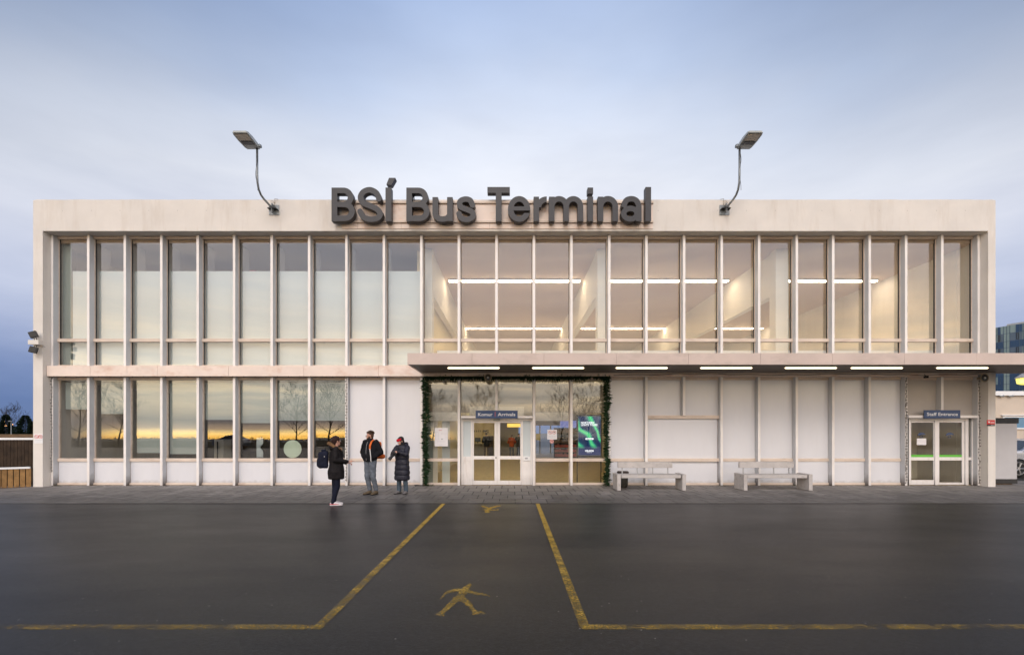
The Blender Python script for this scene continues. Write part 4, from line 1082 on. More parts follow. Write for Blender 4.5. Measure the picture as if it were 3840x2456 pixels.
def weeds():
    rr = random.Random(21); b = bmesh.new()
    spots = [(1606, 60, .09), (1590, 30, .07), (2436, 22, .05), (2712, 30, .06), (2990, 34, .07), (3130, 14, .04), (3535, 22, .05), (3420, 12, .04), (210, 16, .05), (1030, 10, .03), (3700, 26, .06), (2560, 14, .04)]
    for s_, n, h in spots:
        for _ in range(n):
            c = Vector((WX(s_, 15.72)+rr.gauss(0, .09), 15.72+rr.gauss(0, .03), .01)); d = Vector((rr.gauss(0, .5), rr.gauss(0, .4), 1)).normalized(); w = d.orthogonal().normalized()*.008
            b.faces.new([b.verts.new(q) for q in (c-w, c+w, c+d*h*rr.uniform(.4, 1.2))])
    me = bpy.data.meshes.new('weeds'); b.to_mesh(me); b.free(); tag(link_mesh('weeds', me, mat('weed_green', (.05, .055, .02), .9, .4, 20, 0)), 'small weeds growing along the foot of the facade', 'weeds', kind='stuff')
    b = bmesh.new()
    for _ in range(900):
        x = rr.uniform(-15, 15.3); y = 15.66-abs(rr.gauss(0, .05)); r_ = rr.uniform(.006, .018); a = rr.uniform(0, 6.28)
        v = [b.verts.new((x+r_*math.cos(a+k*2.09), y+r_*math.sin(a+k*2.09), .0095)) for k in range(3)]; t_ = b.verts.new((x, y, .0095+r_*.8))
        for k in range(3): b.faces.new((v[k], v[(k+1) % 3], t_))
    me = bpy.data.meshes.new('grit'); b.to_mesh(me); b.free(); tag(link_mesh('grit', me, 'concrete'), 'loose grit and leaf crumbs lying along the foot of the facade', 'grit', kind='stuff')
weeds()

# ------------------------------------------------------------------ benches and bin
def bench(sl_, label, w_total=2.05):
    # left front corner of the left block in the photo
    Yf = 14.42; Yb = 15.06; x0 = WX(sl_, Yf)
    r = empty('concrete_bench', (x0+w_total/2, (Yf+Yb)/2, .02), label, 'bench', 'concrete benches in front of the white panels')
    for k, xa in enumerate((x0, x0+w_total-.11)):
        l = MB().box(xa, xa+.11, Yf, Yb, .02, .50, bev=.008).build('leg', 'concrete', r)
        if k == 0:
            b = MB()
            for y_ in (Yf+.22, Yb-.1): b.lathe([(0, .012), (.004, .012)], (xa-.003, y_, .43), (1, 0, 0), 8)
            b.build('bolt', 'black', l)
    box('seat', 'concrete', r, x0+.135, x0+w_total-.135, Yf+.04, Yb-.03, .385, .478, bev=.008)
    s = MB(); 
    for xa in (x0+.11, x0+w_total-.135): s.box(xa, xa+.025, Yf+.1, Yb-.1, .40, .46)
    s.build('spacer', 'black', r)
    bx0, bx1 = x0+.06, x0+w_total-.32
    box('backrest', 'concrete', r, x0+.16, x0+w_total-.20, Yb-.02, Yb+.06, .65, .835, bev=.008)
    for u in (.08, .36, .64, .92):
        xx = x0+.16+(w_total-.36)*u; box('back_post', 'greysteel', r, xx-.014, xx+.014, Yb-.0, Yb+.03, .47, .66)
bench(2314.5, 'concrete bench nearer the arrivals doors, a bin behind its left end')
bench(2789.5, 'concrete bench standing further right, towards the staff entrance')
xb_ = WX(2332, 15.55); r = empty('litter_bin', (xb_, 15.45, .02), 'dark round litter bin standing behind the left bench', 'bin')
MB().lathe([(0, .14), (.03, .15), (.04, .16), (.39, .165), (.40, .15)], (xb_, 15.42, .01), (0, 0, 1), 20).build('body', mat('bin_slats', (.06, .058, .05), .6, .4, 12, .3, 40), r, True)
MB().lathe([(0, .16), (.01, .185), (.085, .185), (.105, .165), (.11, .02)], (xb_, 15.42, .412), (0, 0, 1), 20).build('lid', mat('bin_lid', (.045, .03, .028), .5, .3, 20, .3, 40), r, True)

# ------------------------------------------------------------------ left side: fences, trees
def board_fence(name, p, q, z0, z1, bw, gap, th, m, label, cap=None, capm='white', capw=.1):
    p, q = Vector((*p, 0)), Vector((*q, 0)); d = (q-p); L = d.length; ang = math.atan2(d.y, d.x)
    T_ = Matrix.Translation(p) @ Matrix.Rotation(ang, 4, 'Z'); r = empty(name, (p.x, p.y, 0), label, 'fence')
    b = MB(); x = 0; rr = random.Random(int(L*10)); 
    while x < L:
        b.box(x, x+bw, 0, th, z0+rr.uniform(-.005, .005), z1, mtx=T_); x += bw+gap
    b.build('boards', m, r); box('backing_rail', 'wood_dark', r, 0, L, th+.002, th+.05, z0+.05, z1-.02, mtx=T_)
    if cap: box('cap_rail', capm, r, -.02, L+.02, -.02, capw, cap[0], cap[1], mtx=T_)
    return r
board_fence('slat_fence', (-19.2, 12.9), (-15.36, 15.42), .02, .60, .115, .022, .025, 'wood_light', 'low fence of upright golden timber slats left of the pier', (.60, .655))
board_fence('board_fence', (-34, 17.3), (-15.4, 17.0), .02, 1.49, .115, .012, .025, 'wood_dark', 'dark stained board fence with white top rail behind the slat fence', (1.49, 1.56))
tag(box('timber_wall', 'wood_grey', None, -40, -16, 18.6, 18.9, .0, 1.68), 'brown weathered timber wall behind the dark board fence', 'wall')

def bare_tree(x, y, z, h, seed, label, spread=1., levels=5, group=None):
    rr = random.Random(seed); r = empty('bare_tree', (x, y, z), label, 'tree', group)
    tb, cb = MB(), MB(); rmin = .0105*h/8
    def grow(p, d, L, rad, lv):
        n = 4; pts = [p]; q = p.copy(); dd = d.copy()
        for k in range(n):
            dd = (dd + Vector((rr.gauss(0, .11), rr.gauss(0, .11), rr.gauss(0, .07)+.05))).normalized(); q = q+dd*L/n; pts.append(q.copy())
        cb.tube(pts, [max(rmin, rad*(1-.6*k/n)) for k in range(n+1)], 3, False)
        if lv >= levels: return
        for k in range(rr.choice((3, 4, 4)) if lv > 1 else 5):
            i = rr.randint(1, n); dv = (dd*1.1 + Vector((rr.gauss(0, .6), rr.gauss(0, .6), rr.uniform(-.1, .5)))*spread).normalized()
            grow(pts[i], dv, L*rr.uniform(.45, .68), rad*.5, lv+1)
    # the stem runs up through the crown and sheds limbs all the way
    N_ = 11; st_ = [Vector((x, y, z))]; dd = Vector((rr.gauss(0, .03), rr.gauss(0, .03), 1)).normalized()
    for k in range(N_):
        dd = (dd+Vector((rr.gauss(0, .06), rr.gauss(0, .06), .05))).normalized(); st_.append(st_[-1]+dd*h*.80/N_)
    tb.tube(st_, [max(rmin, h*.0125*(1-.85*k/N_)) for k in range(N_+1)], 6, False)
    for k in range(15):
        t = .20+.76*(k+rr.random())/15; i = min(N_-1, int(t*N_)); p = st_[i].lerp(st_[i+1], t*N_-i); a_ = k*2.4+rr.uniform(-.4, .4)
        up = .35+.9*t; dv = Vector((math.cos(a_), math.sin(a_), up)).normalized()
        grow(p, dv, h*(.30*(1-.55*t)+.03)*(.8+.4*spread), h*.0055*(1.2-t), 2)
    tb.build('trunk', 'bark', r); cb.build('crown', 'bark', r)
def conifer(x, y, z, h, w, seed, label, group=None):
    rr = random.Random(seed); r = empty('evergreen_tree', (x, y, z), label, 'tree', group)
    MB().tube([(x, y, z), (x, y, z+h*.95)], [h*.02, .02], 6).build('trunk', 'bark', r)
    b = bmesh.new()
    for i in range(6500):
        t = rr.random()**1.3; a = rr.uniform(0, 6.283); wob = .65+.5*noise.noise((math.cos(a)*2, math.sin(a)*2, t*9+seed))
        rad = w*(1-t)**.65*(.25+.75*math.sqrt(rr.random()))*wob+.05; zc = z+h*(.05+.95*t)-rad*.1
        c = Vector((x+rad*math.cos(a), y+rad*math.sin(a), zc)); d = Vector((math.cos(a), math.sin(a), rr.uniform(-.4, .3)))
        L = h*rr.uniform(.025, .055); s = d.cross(Vector((rr.gauss(0, 1), rr.gauss(0, 1), rr.gauss(0, 1)))).normalized()*L*.3
        b.faces.new([b.verts.new(q) for q in (c-s, c+s, c+d*L+s*.2, c+d*L-s*.2)])
    me = bpy.data.meshes.new('crown'); b.to_mesh(me); b.free(); link_mesh('crown', me, 'conifer', r)
def at(s, t, Y): return WX(s, Y), Y, WZ(t, Y)
bare_tree(WX(32, 60), 60, 0, 5.1, 3, 'bare tree rising behind the left fences', 1.1, 5)
bare_tree(WX(-10, 55), 55, 0, 4.4, 8, 'bare tree cut by the left edge of the view', 1.1, 4)
conifer(WX(95, 52), 52, 0, 3.6, 1.7, 4, 'dark evergreen tree next to the terminal left corner')
conifer(WX(-14, 52), 53, 0, 3.7, 1.2, 5, 'dark evergreen tree at the left edge of the view')
conifer(WX(60, 58), 58, 0, 2.5, 2.2, 6, 'low dark evergreen between the bare tree and the taller evergreen')
conifer(WX(122, 50), 50, 0, 2.9, .9, 9, 'slim evergreen half hidden by the terminal left pier')
def thicket(name, x0, x1, y, z, h, n, seed, label):
    rr = random.Random(seed); b = bmesh.new()
    for i in range(n):
        x = rr.uniform(x0, x1); top = h*(.65+.5*noise.noise((x*.35, seed, 0))+.2*noise.noise((x*1.7, seed, 3)))
        c = Vector((x, y+rr.uniform(-1.5, 1.5), z+rr.random()**.8*top)); L = rr.uniform(.2, .5)*(h/2.5+.3)
        d = Vector((rr.gauss(0, .6), rr.gauss(0, .6), 1)).normalized(); s = d.orthogonal().normalized()*L*.35
        s.rotate(Matrix.Rotation(rr.uniform(0, 6.28), 3, d)); b.faces.new([b.verts.new(q) for q in (c-s, c+s, c+d*L)])
    me = bpy.data.meshes.new(name); b.to_mesh(me); b.free(); tag(link_mesh(name, me, 'hedge'), label, 'shrubs', kind='stuff')
thicket('shrubs', -75, -50, 62, -.2, 2.4, 9000, 1, 'dark belt of shrubs behind the left fences')
box_ = empty('lamp_post', (WX(42, 48), 48, 0), 'thin grey lamp post among the trees behind the left fence', 'lamp post')
MB().tube([(WX(42, 48), 48, 0), (WX(42, 48), 48, 2.85)], [.06, .035], 8).build('post', 'galv', box_); MB().ball((WX(42, 48), 47.9, 2.87), (.22, .12, .06), 2).build('lamp_head', 'galv', box_)
for k, (s, t, q) in enumerate(((15, 1580, 1.2), (11, 1587, .9), (22, 1596, 1.3), (37, 1590, .7), (46, 1591, .8), (28, 1601, .6))):
    x, y, z = at(s, t, 64)
    L = empty('street_lamp', (x, y, 0), ['uppermost orange lamp glowing among the left trees', 'orange lamp just left under the topmost one', 'brightest low orange lamp among the left trees', 'left one of two small lamps right of the bare tree', 'right one of two small lamps right of the bare tree', 'faint lowest orange lamp among the trees'][k], 'street lamp', 'orange lamps glowing among the trees')
    MB().tube([(x, y+.1, 0), (x, y+.1, z)], .04, 6).build('post', 'galv', L); MB().ball((x, y, z), (.1*q, .1*q, .07*q), 2).build('lamp', 'lamporange', L)

# ------------------------------------------------------------------ right side
x1c = WX(3815, 16.2); x0c = x1c-1.0
r = empty('utility_cabinet', ((x0c+x1c)/2, 16.5, 0), 'tall light grey cabinet with black top and base right of the terminal', 'cabinet')
zt_ = WZ(1567, 16.2)
box('body', 'cabinet', r, x0c, x1c-.01, 16.2, 16.9, .19, zt_-.18, bev=.006); box('base', 'black', r, x0c-.01, x1c-.005, 16.19, 16.91, .045, .19)
box('top', mat('cabinet_top', (.035, .037, .04), .7, .3, 8, .3, 30), r, x0c-.02, x1c+.02, 16.17, 16.93, zt_-.18, zt_, bev=.006)
b = MB()
for k in range(8):
    for xx in (WX(3739, 16.2), x1c-.04): b.lathe([(0, .008), (.004, .008)], (xx, 16.196, .25+k*.24), (0, 1, 0), 6)
b.build('rivets', 'greysteel', r)
MB().box(x0c+.1, x1c-.12, 16.25, 16.8, .0, .044).build('plinth', 'wood_grey', r)
A = empty('annex_building', (24, 24, 0), 'low cream annex with white roof edge behind the right corner', 'building')
YA = 24
box('wall', 'annex', A, 15.7, 44, YA, YA+8, 0, WZ(1483, YA)); box('roof_edge', 'white', A, 15.6, 44, YA-.12, YA+8.1, WZ(1483, YA), WZ(1467, YA))
wf = MB()
xa_, xb2 = WX(3757, YA), WX(3757, YA)+6; za, zb_ = WZ(1609, YA), WZ(1561, YA)
wf.box(xa_, xb2, YA-.06, YA-.001, zb_-.05, zb_).box(xa_, xb2, YA-.06, YA-.001, za, za+.07).box(xa_, xa_+.06, YA-.055, YA-.001, za+.07, zb_-.05).box(xa_+2.2, xa_+2.26, YA-.055, YA-.001, za+.07, zb_-.05)
wo = wf.build('window', 'white', A); box('glass_pane', 'sky_glass', wo, xa_+.06, xb2, YA-.03, YA-.02, za+.07, zb_-.05)
box('wall_ledge', 'white', A, WX(3752, YA), xb2, YA-.09, YA-.001, WZ(1558, YA), WZ(1555, YA))
b = MB()
for s in (3748, 3782): b.tube([(WX(s-8, YA), YA-.1, WZ(1486, YA)), (WX(s+6, YA), YA-.14, WZ(1485, YA))], [.02, .05], 8)
b.build('wall_light', 'galv', A)
tag(boxS('orange_notice', 'orange_sign', None, 3817, 3826, 1644, 1652, 23.9, .04), 'small orange notice on the annex wall above the car', 'notice')
def office():
    O = empty('office_building', (80, 70, 0), 'far glass office block with blue and pale green panels beyond the annex', 'building')
    u = Vector((.355, -.935, 0)).normalized(); p0 = Vector((74.9, 75, 0)); base = p0 - u*4
    L = 40; nrm = Vector((-u.y*-1, u.x*-1, 0)); nrm = Vector((u.y, -u.x, 0))
    if nrm.y > 0: nrm = -nrm
    Tm = Matrix(((u.x, -nrm.x, 0, base.x), (u.y, -nrm.y, 0, base.y), (0, 0, 1, 0), (0, 0, 0, 1)))  # x along facade, y inwards
    zt = 17.97
    box('facade', 'officegreen', O, 0, L, 0, 14, 0, zt, mtx=Tm)
    box('roof_box', 'greysteel', O, 4.6, 9, 1.5, 8, zt, zt+.5, mtx=Tm)
    b_dark = []
    def cell(kind, a, b_, z0, z1, frame=False):
        w = box('window' if kind != 'officegreen' else 'cladding_panel', kind, O, a+.02, b_-.02, -.05, -.002, z0+.02, z1-.02, mtx=Tm)
        if frame: MB().box(a+.06, b_-.06, -.10, -.051, z1-.14, z1-.08, mtx=Tm).box(a+.06, b_-.06, -.10, -.051, z0+.12, z0+.18, mtx=Tm).box(a+.06, a+.12, -.099, -.051, z0+.18, z1-.14, mtx=Tm).box(b_-.12, b_-.06, -.099, -.051, z0+.18, z1-.14, mtx=Tm).build('frame', 'black', w)
    rr = random.Random(9)
    for c0 in (-2.34, .83, 4.0, 7.17, 10.34, 13.5):
        z = zt
        for k in range(15):
            h = 1.17 if k == 0 else (1.2 if k % 2 else .96)
            z1, z0 = z, max(z-h, .3); z -= h
            if z1 < 1: break
            if k == 0: cell('officeblue', c0+.18, c0+.55, z0, z1); cell('officeblue', c0+2.32, c0+2.70, z0, z1); cell('officeblue', c0+2.70, c0+3.06, z0, z1)
            elif k % 2:
                low = k > 5
                cell('officeblue' if low else 'officepale', c0+.2, c0+.55, z0, z1, not low); cell('officeblue' if low else 'officepale', c0+.55, c0+.87, z0, z1)
                cell('officeblue' if low else 'officepale', c0+1.63, c0+2.32, z0, z1); cell('officepale' if not low else 'officeblue', c0+2.32, c0+2.70, z0, z1, True); cell('officepale' if not low else 'officeblue', c0+2.70, c0+3.06, z0, z1)
            else:
                cell('officeblue', c0+.0, c0+.2, z0, z1); cell('officeblue', c0+.2, c0+.87, z0, z1); cell('officeblue', c0+1.63, c0+2.32, z0, z1); cell('officeblue', c0+2.32, c0+2.70, z0, z1); cell('officeblue', c0+2.70, c0+3.15, z0, z1)
    mb = MB(); z = zt-1.17
    k = 0
    while z > 1: mb.box(-2.4, 17, -.07, -.052, z-.02, z+.02, mtx=Tm); z -= 1.2 if k % 2 == 0 else .96; k += 1
    for c0 in (-2.34, .83, 4.0, 7.17, 10.34, 13.5):
        for q in (0, .89, 1.25, 1.62, 2.32): mb.box(c0+q-.015, c0+q+.015, -.049, -.001, 0, zt, mtx=Tm)
    mb.build('mullions', 'officeblue', O)
office()
x, y = WX(3853, 21), 21; zc = WZ(1428, 21)
r = empty('lantern', (x, y, 0), 'lit yellow lantern with grey cap at the right edge', 'lamp')
MB().tube([(x, y, 0), (x, y, zc-.16)], [.05, .035], 10).build('post', 'greysteel', r)
MB().lathe([(0, .20), (.05, .33), (.26, .36), (.28, .34)], (x, y, zc-.16), (0, 0, 1), 8).build('glass', 'yellowlamp', r)
MB().lathe([(0, .40), (.04, .38), (.22, .16), (.32, .05)], (x, y, zc+.12), (0, 0, 1), 16).build('cap', 'greysteel', r)
b = MB()
for k in range(8):
    a = k*math.pi/4; b.tube([(x+.2*math.cos(a), y+.2*math.sin(a), zc-.16), (x+.36*math.cos(a), y+.36*math.sin(a), zc+.11)], .012, 5)
b.build('cage', 'greysteel', r)

# ------------------------------------------------------------------ car
def make_car(x, y, rz, label, group, m='carpaint'):
    r = empty('parked_car', (0, 0, 0), label, 'car', group)
    prof = [(-2.2, .42), (-2.24, .72), (-2.12, .95), (-1.25, 1.05), (-.55, 1.42), (.1, 1.50), (1.0, 1.48), (1.85, 1.12), (2.18, 1.02), (2.25, .7), (2.2, .40)]
    wheels = (-1.38, 1.38); low = []
    for wx in reversed(wheels):
        low += [(wx+.42, .32)]+[(wx+.40*math.cos(t), .34+.40*math.sin(t)) for t in [math.pi*k/8 for k in range(1, 8)]]+[(wx-.42, .32)]
    poly = prof+[(2.1, .30)]+low+[(-2.1, .30)]
    b = bmesh.new(); secs = []
    for yy_, sc, zf in ((-.92, .96, .0), (-.86, 1., 0), (.86, 1., 0), (.92, .96, 0)):
        vs = []
        for px, pz in poly:
            tuck = max(0, (pz-1.0))*.42
            yv = yy_ - math.copysign(tuck, yy_); vs.append(b.verts.new((px*(1 if abs(yy_) < .9 else .985), yv, pz if abs(yy_) < .9 else pz*.99+.0)))
        secs.append(vs)
    n = len(poly)
    for s_ in range(3):
        for i in range(n): b.faces.new((secs[s_][i], secs[s_][(i+1) % n], secs[s_+1][(i+1) % n], secs[s_+1][i]))
    for s_, rev in ((0, False), (3, True)):
        tr_ = tessellate_polygon([[Vector((p[0], p[1], 0)) for p in poly]])
        for t in tr_:
            try: b.faces.new([secs[s_][k] for k in t])
            except ValueError: pass
    bmesh.ops.recalc_face_normals(b, faces=b.faces); me = bpy.data.meshes.new('body'); b.to_mesh(me); b.free(); body = link_mesh('body', me, m, r)
    for sg in (-1, 1):
        def sp(px, pz): return (px, sg*(.935-max(0, pz-1.0)*.42), pz)
        for q in ([(-1.08, 1.06), (-.52, 1.37), (.02, 1.43), (.02, 1.06)], [(.08, 1.06), (.08, 1.43), (.95, 1.41), (1.5, 1.12), (1.4, 1.06)]):
            w = MB(); vs = [w.b.verts.new(sp(*p)) for p in q]; w.b.faces.new(vs)
            g = bmesh.ops.extrude_face_region(w.b, geom=w.b.faces[:])
            for v in [e for e in g['geom'] if isinstance(e, bmesh.types.BMVert)]: v.co.y -= sg*.02
            w.build('side_window', 'carglass', r)
        box('door_handle', 'black', body, .25, .43, sg*.925-.012, sg*.925+.012, .93, .96)
        MB().ball((-.95, sg*1.02, 1.08), (.07, .10, .07), 2).build('mirror', m, r, True)
        for wx in wheels:
            ty = MB().lathe([(-.11, .25), (-.11, .33), (-.08, .35), (.08, .35), (.11, .33), (.11, .25)], (wx, sg*.82, .35), (0, 1, 0), 28).build('wheel', 'rubber', r, True)
            rb = MB(); rb.lathe([(-.01, .06), (.015, .05)], (wx, sg*.925, .35), (0, 1, 0), 14)
            for k in range(5):
                a = k*2*math.pi/5
                for da in (-.12, .12): rb.tube([(wx+.05*math.cos(a), sg*.93, .35+.05*math.sin(a)), (wx+.235*math.cos(a+da), sg*.935, .35+.235*math.sin(a+da))], .016, 6)
            ring = [(wx+.24*math.cos(t), sg*.93, .35+.24*math.sin(t)) for t in [k*math.pi/14 for k in range(29)]]; rb.tube(ring, .014, 6, False)
            rb.build('rim', 'rim', ty)
        MB().ball((-2.14, sg*.68, .78), (.09, .2, .09), 2).build('headlight', 'headlamp', r, True)
        MB().ball((2.13, sg*.68, .92), (.1, .18, .1), 2).build('taillight', 'taillight', r, True)
    def slab(name, q, hw):
        w = MB(); w.b.faces.new([w.b.verts.new(p) for p in ((q[0][0], -hw[0], q[0][1]), (q[0][0], hw[0], q[0][1]), (q[1][0], hw[1], q[1][1]), (q[1][0], -hw[1], q[1][1]))]); w.build(name, 'carglass', r)
    slab('windscreen', ((-1.22, 1.075), (-.58, 1.425)), (.80, .68)); slab('rear_window', ((1.80, 1.16), (1.08, 1.47)), (.75, .66))
    r.location = (x, y, 0); r.rotation_euler = (0, 0, rz); return r
car = make_car(WX(3818, 18.8)+1.38, 18.8+.9, 0, 'silver car parked beyond the grey cabinet, mostly out of view', None)
for k, (x, y, rz) in enumerate(((-31, -22, .2),)):
    c = copy_tree(car); c.location = (x, y, 0); c.rotation_euler.z = rz
    c['label'] = 'car parked across the lot, seen only as a reflection in the windows'

# trees across the lot (mirrored in the windows)
for k, (s, h) in enumerate(((-429, 7.8), (-506, 7.4), (-940, 7.6), (-1034, 7.9), (-178, 6.6), (-80, 6.8), (112, 6.6), (168, 6.7))):
    y = -27-1.5*math.sin(k*2); Zv = 2*YG-y
    bare_tree(s*Zv/1140, y, 0, h*1.08, 20+k, 'bare tree across the lot, seen only mirrored in the windows', 1.15, 5, 'bare trees across the lot seen mirrored in the windows')
thicket('shrubs', -420, 300, -300, -4.6, 4.0, 9000, 3, 'far dark belt of shrubs across the field, seen mirrored')

# ------------------------------------------------------------------ hall furniture seen through the doors
Yw = 38.0
box('partition_wall', 'inwall', T, -6, WX(1862, Yw), Yw, Yw+.1, .022, 3.46)
wc = empty('wc_sign', (WX(1822, Yw), Yw, WZ(1620, Yw)), 'black WC lettering with pictograms on the yellow hall wall', 'sign')
text('lettering', 'WC', 'ink', wc, WX(1811, Yw-.02), WX(1832.5, Yw-.02), WZ(1620.5, Yw-.02), WZ(1612, Yw-.02), Yw-.02, .06, .01)
b = MB()
for s in (1780, 1787.5, 1794, 1800.5):
    x = WX(s, Yw-.02); b.box(x-.035, x+.035, Yw-.03, Yw-.02, WZ(1619.5, Yw), WZ(1614.5, Yw)); b.ball((x, Yw-.025, WZ(1613, Yw)), (.028, .008, .028), 1)
b.build('pictogram', 'ink', wc)
r = empty('ticket_screen', (WX(1791, 34), 34, 0), 'blue grey monitor on a counter inside the left door', 'monitor')
box('screen', mat('monitor_face', (.06, .10, .14), .3, .1, 3, 0), r, WX(1781, 34), WX(1802, 34), 34, 34.08, WZ(1656, 34), WZ(1641, 34)); box('stand', 'black', r, WX(1790, 34), WX(1793, 34), 34.02, 34.06, WZ(1662, 34), WZ(1656, 34))
r = empty('counter', (WX(1795, 34.3), 34.3, 0), 'grey service counter inside the left door', 'counter')
box('body', 'greysteel', r, WX(1778, 34), WX(1812, 34), 34.1, 34.9, .022, WZ(1662, 34)-.04); box('worktop', 'inwhite', r, WX(1776, 34), WX(1814, 34), 33.9, 35, WZ(1662, 34)-.04, WZ(1661, 34))
r = empty('dark_cupboard', (WX(1838, 36), 36, 0), 'dark tall cupboard right of the WC wall lettering', 'cupboard')
box('body', 'wood_dark', r, WX(1828, 36), WX(1850, 36), 36, 36.6, .022, WZ(1634, 36)); box('shelf', 'wood_grey', r, WX(1829, 36), WX(1849, 36), 35.98, 36.0, WZ(1668, 36), WZ(1666, 36))
tag(box('lit_bulkhead', 'yellowpanel', None, WX(1902, 33), WX(1962, 33), 33, 33.4, WZ(1601, 33), WZ(1588, 33)), 'lit yellow bulkhead beam over the far exit inside the right door', 'bulkhead')
box('hall_lintel', 'tan_panel', T, -3.2, 5.2, 17.4, 17.55, 2.46, 3.46)
# curtain box and boards behind the entrance windows
for nm, a, b_, t0, t1, Yc in (('pelmet', 1604, 1720, 1545, 1578, 16.25), ('pelmet', 2005, 2140, 1545.5, 1577.5, 16.25), ('pelmet', 1761, 1965, 1524, 1559, 16.25)):
    boxS(nm, 'inwhite', T, a, b_, t0, t1, Yc, .3)
for a, b_, m_ in ((1597, 1623, 'blind'), (1623, 1641, 'inwhite'), (1658, 1687, 'board')):
    boxS('screen_wall', m_, T, a, b_, 1578, 1816, 16.45+.01*(a % 7), .05)
def shelf():
    r = empty('brochure_rack', (WX(2120, 30), 30, .022), 'dark rack with rows of brochures behind the window right of the doors', 'rack')
    Yr = 30.; xa, xb = WX(2080, Yr), WX(2166, Yr); zt = WZ(1604, Yr)
    b = MB(); b.box(xa-.03, xa, Yr, Yr+.35, .022, zt).box(xb, xb+.03, Yr, Yr+.35, .022, zt).box(xa, xb, Yr+.3, Yr+.35, .022, zt); b.build('carcass', 'wood_dark', r)
    rr = random.Random(4)
    for t in (1621, 1640, 1659, 1677, 1695, 1712):
        z = WZ(t, Yr); box('shelf', 'wood_grey', r, xa, xb, Yr, Yr+.3, z-.02, z)
        x = xa+.01; bb = MB()
        while x < xb-.09: w = rr.uniform(.07, .12); bb.box(x, x+w-.006, Yr+.03, Yr+.2, z+.001, z+rr.uniform(.14, .22)); x += w
        bb.build('brochures', rr.choice(('wood_grey', 'redprint', 'greyink', 'navy_sign', 'wood_grey')), r)
shelf()
Yd = 18.3
tag(boxS('wall_screen', 'bluescreen', None, 2101, 2166, 1577, 1601, Yd, .06), 'pale blue video screen above the brochure rack', 'screen')
tag(boxS('yellow_poster', mat('yellow_card', (.5, .38, .08), .6, .1, 9, 0), None, 2010, 2026, 1626, 1650, 17, .02), 'small yellow poster inside, at the left of the sheet window', 'poster')
b = empty('curtain', (WX(975, 16.5), 16.5, 0), 'pale tied curtain in the window between two blinds', 'curtain')
def curt(sa, sb, t0, t1, waist, m, sd):
    bb = bmesh.new(); Yc = 16.45; rws = []
    for j in range(15):
        v = j/14; w = (1-.45*math.exp(-((v-waist)/.12)**2)); rw = []
        for i in range(25):
            u = i/24; x = WX(sa, Yc)+(WX(sb, Yc)-WX(sa, Yc))*(u*w); rw.append(bb.verts.new((x, Yc+.03*math.sin(u*30+sd), WZ(t0+(t1-t0)*v, Yc))))
        rws.append(rw)
    for j in range(14):
        for i in range(24): bb.faces.new((rws[j][i], rws[j][i+1], rws[j+1][i+1], rws[j+1][i]))
    me = bpy.data.meshes.new('drape'); bb.to_mesh(me); bb.free(); o = link_mesh('drape', me, m, b, True)
curt(962, 988, 1640, 1714, .5, 'board', 0)
x = WX(820, 17.5); r = empty('shelf_unit', (x, 17.5, .022), 'white cupboard glimpsed through the fifth ground floor window', 'cupboard')
box('body', 'inwhite', r, WX(803, 17.5), WX(838, 17.5), 17.5, 18, .6, WZ(1648, 17.5)); box('door', 'wood_dark', r, WX(814, 17.5), WX(818, 17.5), 17.48, 17.5, .7, WZ(1655, 17.5))
box('side_room_wall', 'wood_dark', T, XL1, -3.36, 21.0, 21.1, .022, 3.46)

# ------------------------------------------------------------------ people
SPH = {}
for _k in (1, 2):
    _b = bmesh.new(); bmesh.ops.create_icosphere(_b, subdivisions=_k, radius=1); SPH[_k] = [tuple(v.co) for v in _b.verts]; _b.free()
def add_prims(b, prims, M_=Matrix.Identity(4)):
    def sph(c, rr, sub=2):
        q = bmesh.ops.create_icosphere(b, subdivisions=sub, radius=1); vs = q['verts']
        for v in vs: v.co = M_ @ Vector((c[0]+v.co.x*rr[0], c[1]+v.co.y*rr[1], c[2]+v.co.z*rr[2]))
        return vs
    for p in prims:
        k = p[0]
        if k == 'x': add_prims(b, p[2], M_ @ p[1]); continue
        if k == 'e': sph(p[1], p[2]); continue
        if k == 'l':     # loft of superellipse rings (x, y, z, rx, ry)
            n = 28; rings = []
            for (x, y, z, rx, ry) in p[1]:
                rg = []
                for i in range(n):
                    t = 2*math.pi*i/n; c, s = math.cos(t), math.sin(t)
                    rg.append(b.verts.new(M_ @ Vector((x+rx*math.copysign(abs(c)**.85, c), y+ry*math.copysign(abs(s)**.85, s), z))))
                rings.append(rg)
            for a, c in zip(rings[:-1], rings[1:]):
                for i in range(n): b.faces.new((a[i], a[(i+1) % n], c[(i+1) % n], c[i]))
            b.faces.new(rings[0][::-1]); b.faces.new(rings[-1]); continue
        h = bmesh.new(); U = SPH[1 if (k == 'c' and min(p[2], p[4]) < .012) else 2]
        for c, r_ in (((p[1], (p[2],)*3), (p[3], (p[4],)*3)) if k == 'c' else p[1]):
            for u in U: h.verts.new((c[0]+u[0]*r_[0], c[1]+u[1]*r_[1], c[2]+u[2]*r_[2]))
        bmesh.ops.convex_hull(h, input=h.verts[:]); mp_ = {}
        for f in h.faces:
            for v in f.verts:
                if v not in mp_: mp_[v] = b.verts.new(M_ @ v.co)
        for f in h.faces: b.faces.new([mp_[v] for v in f.verts])
        h.free()
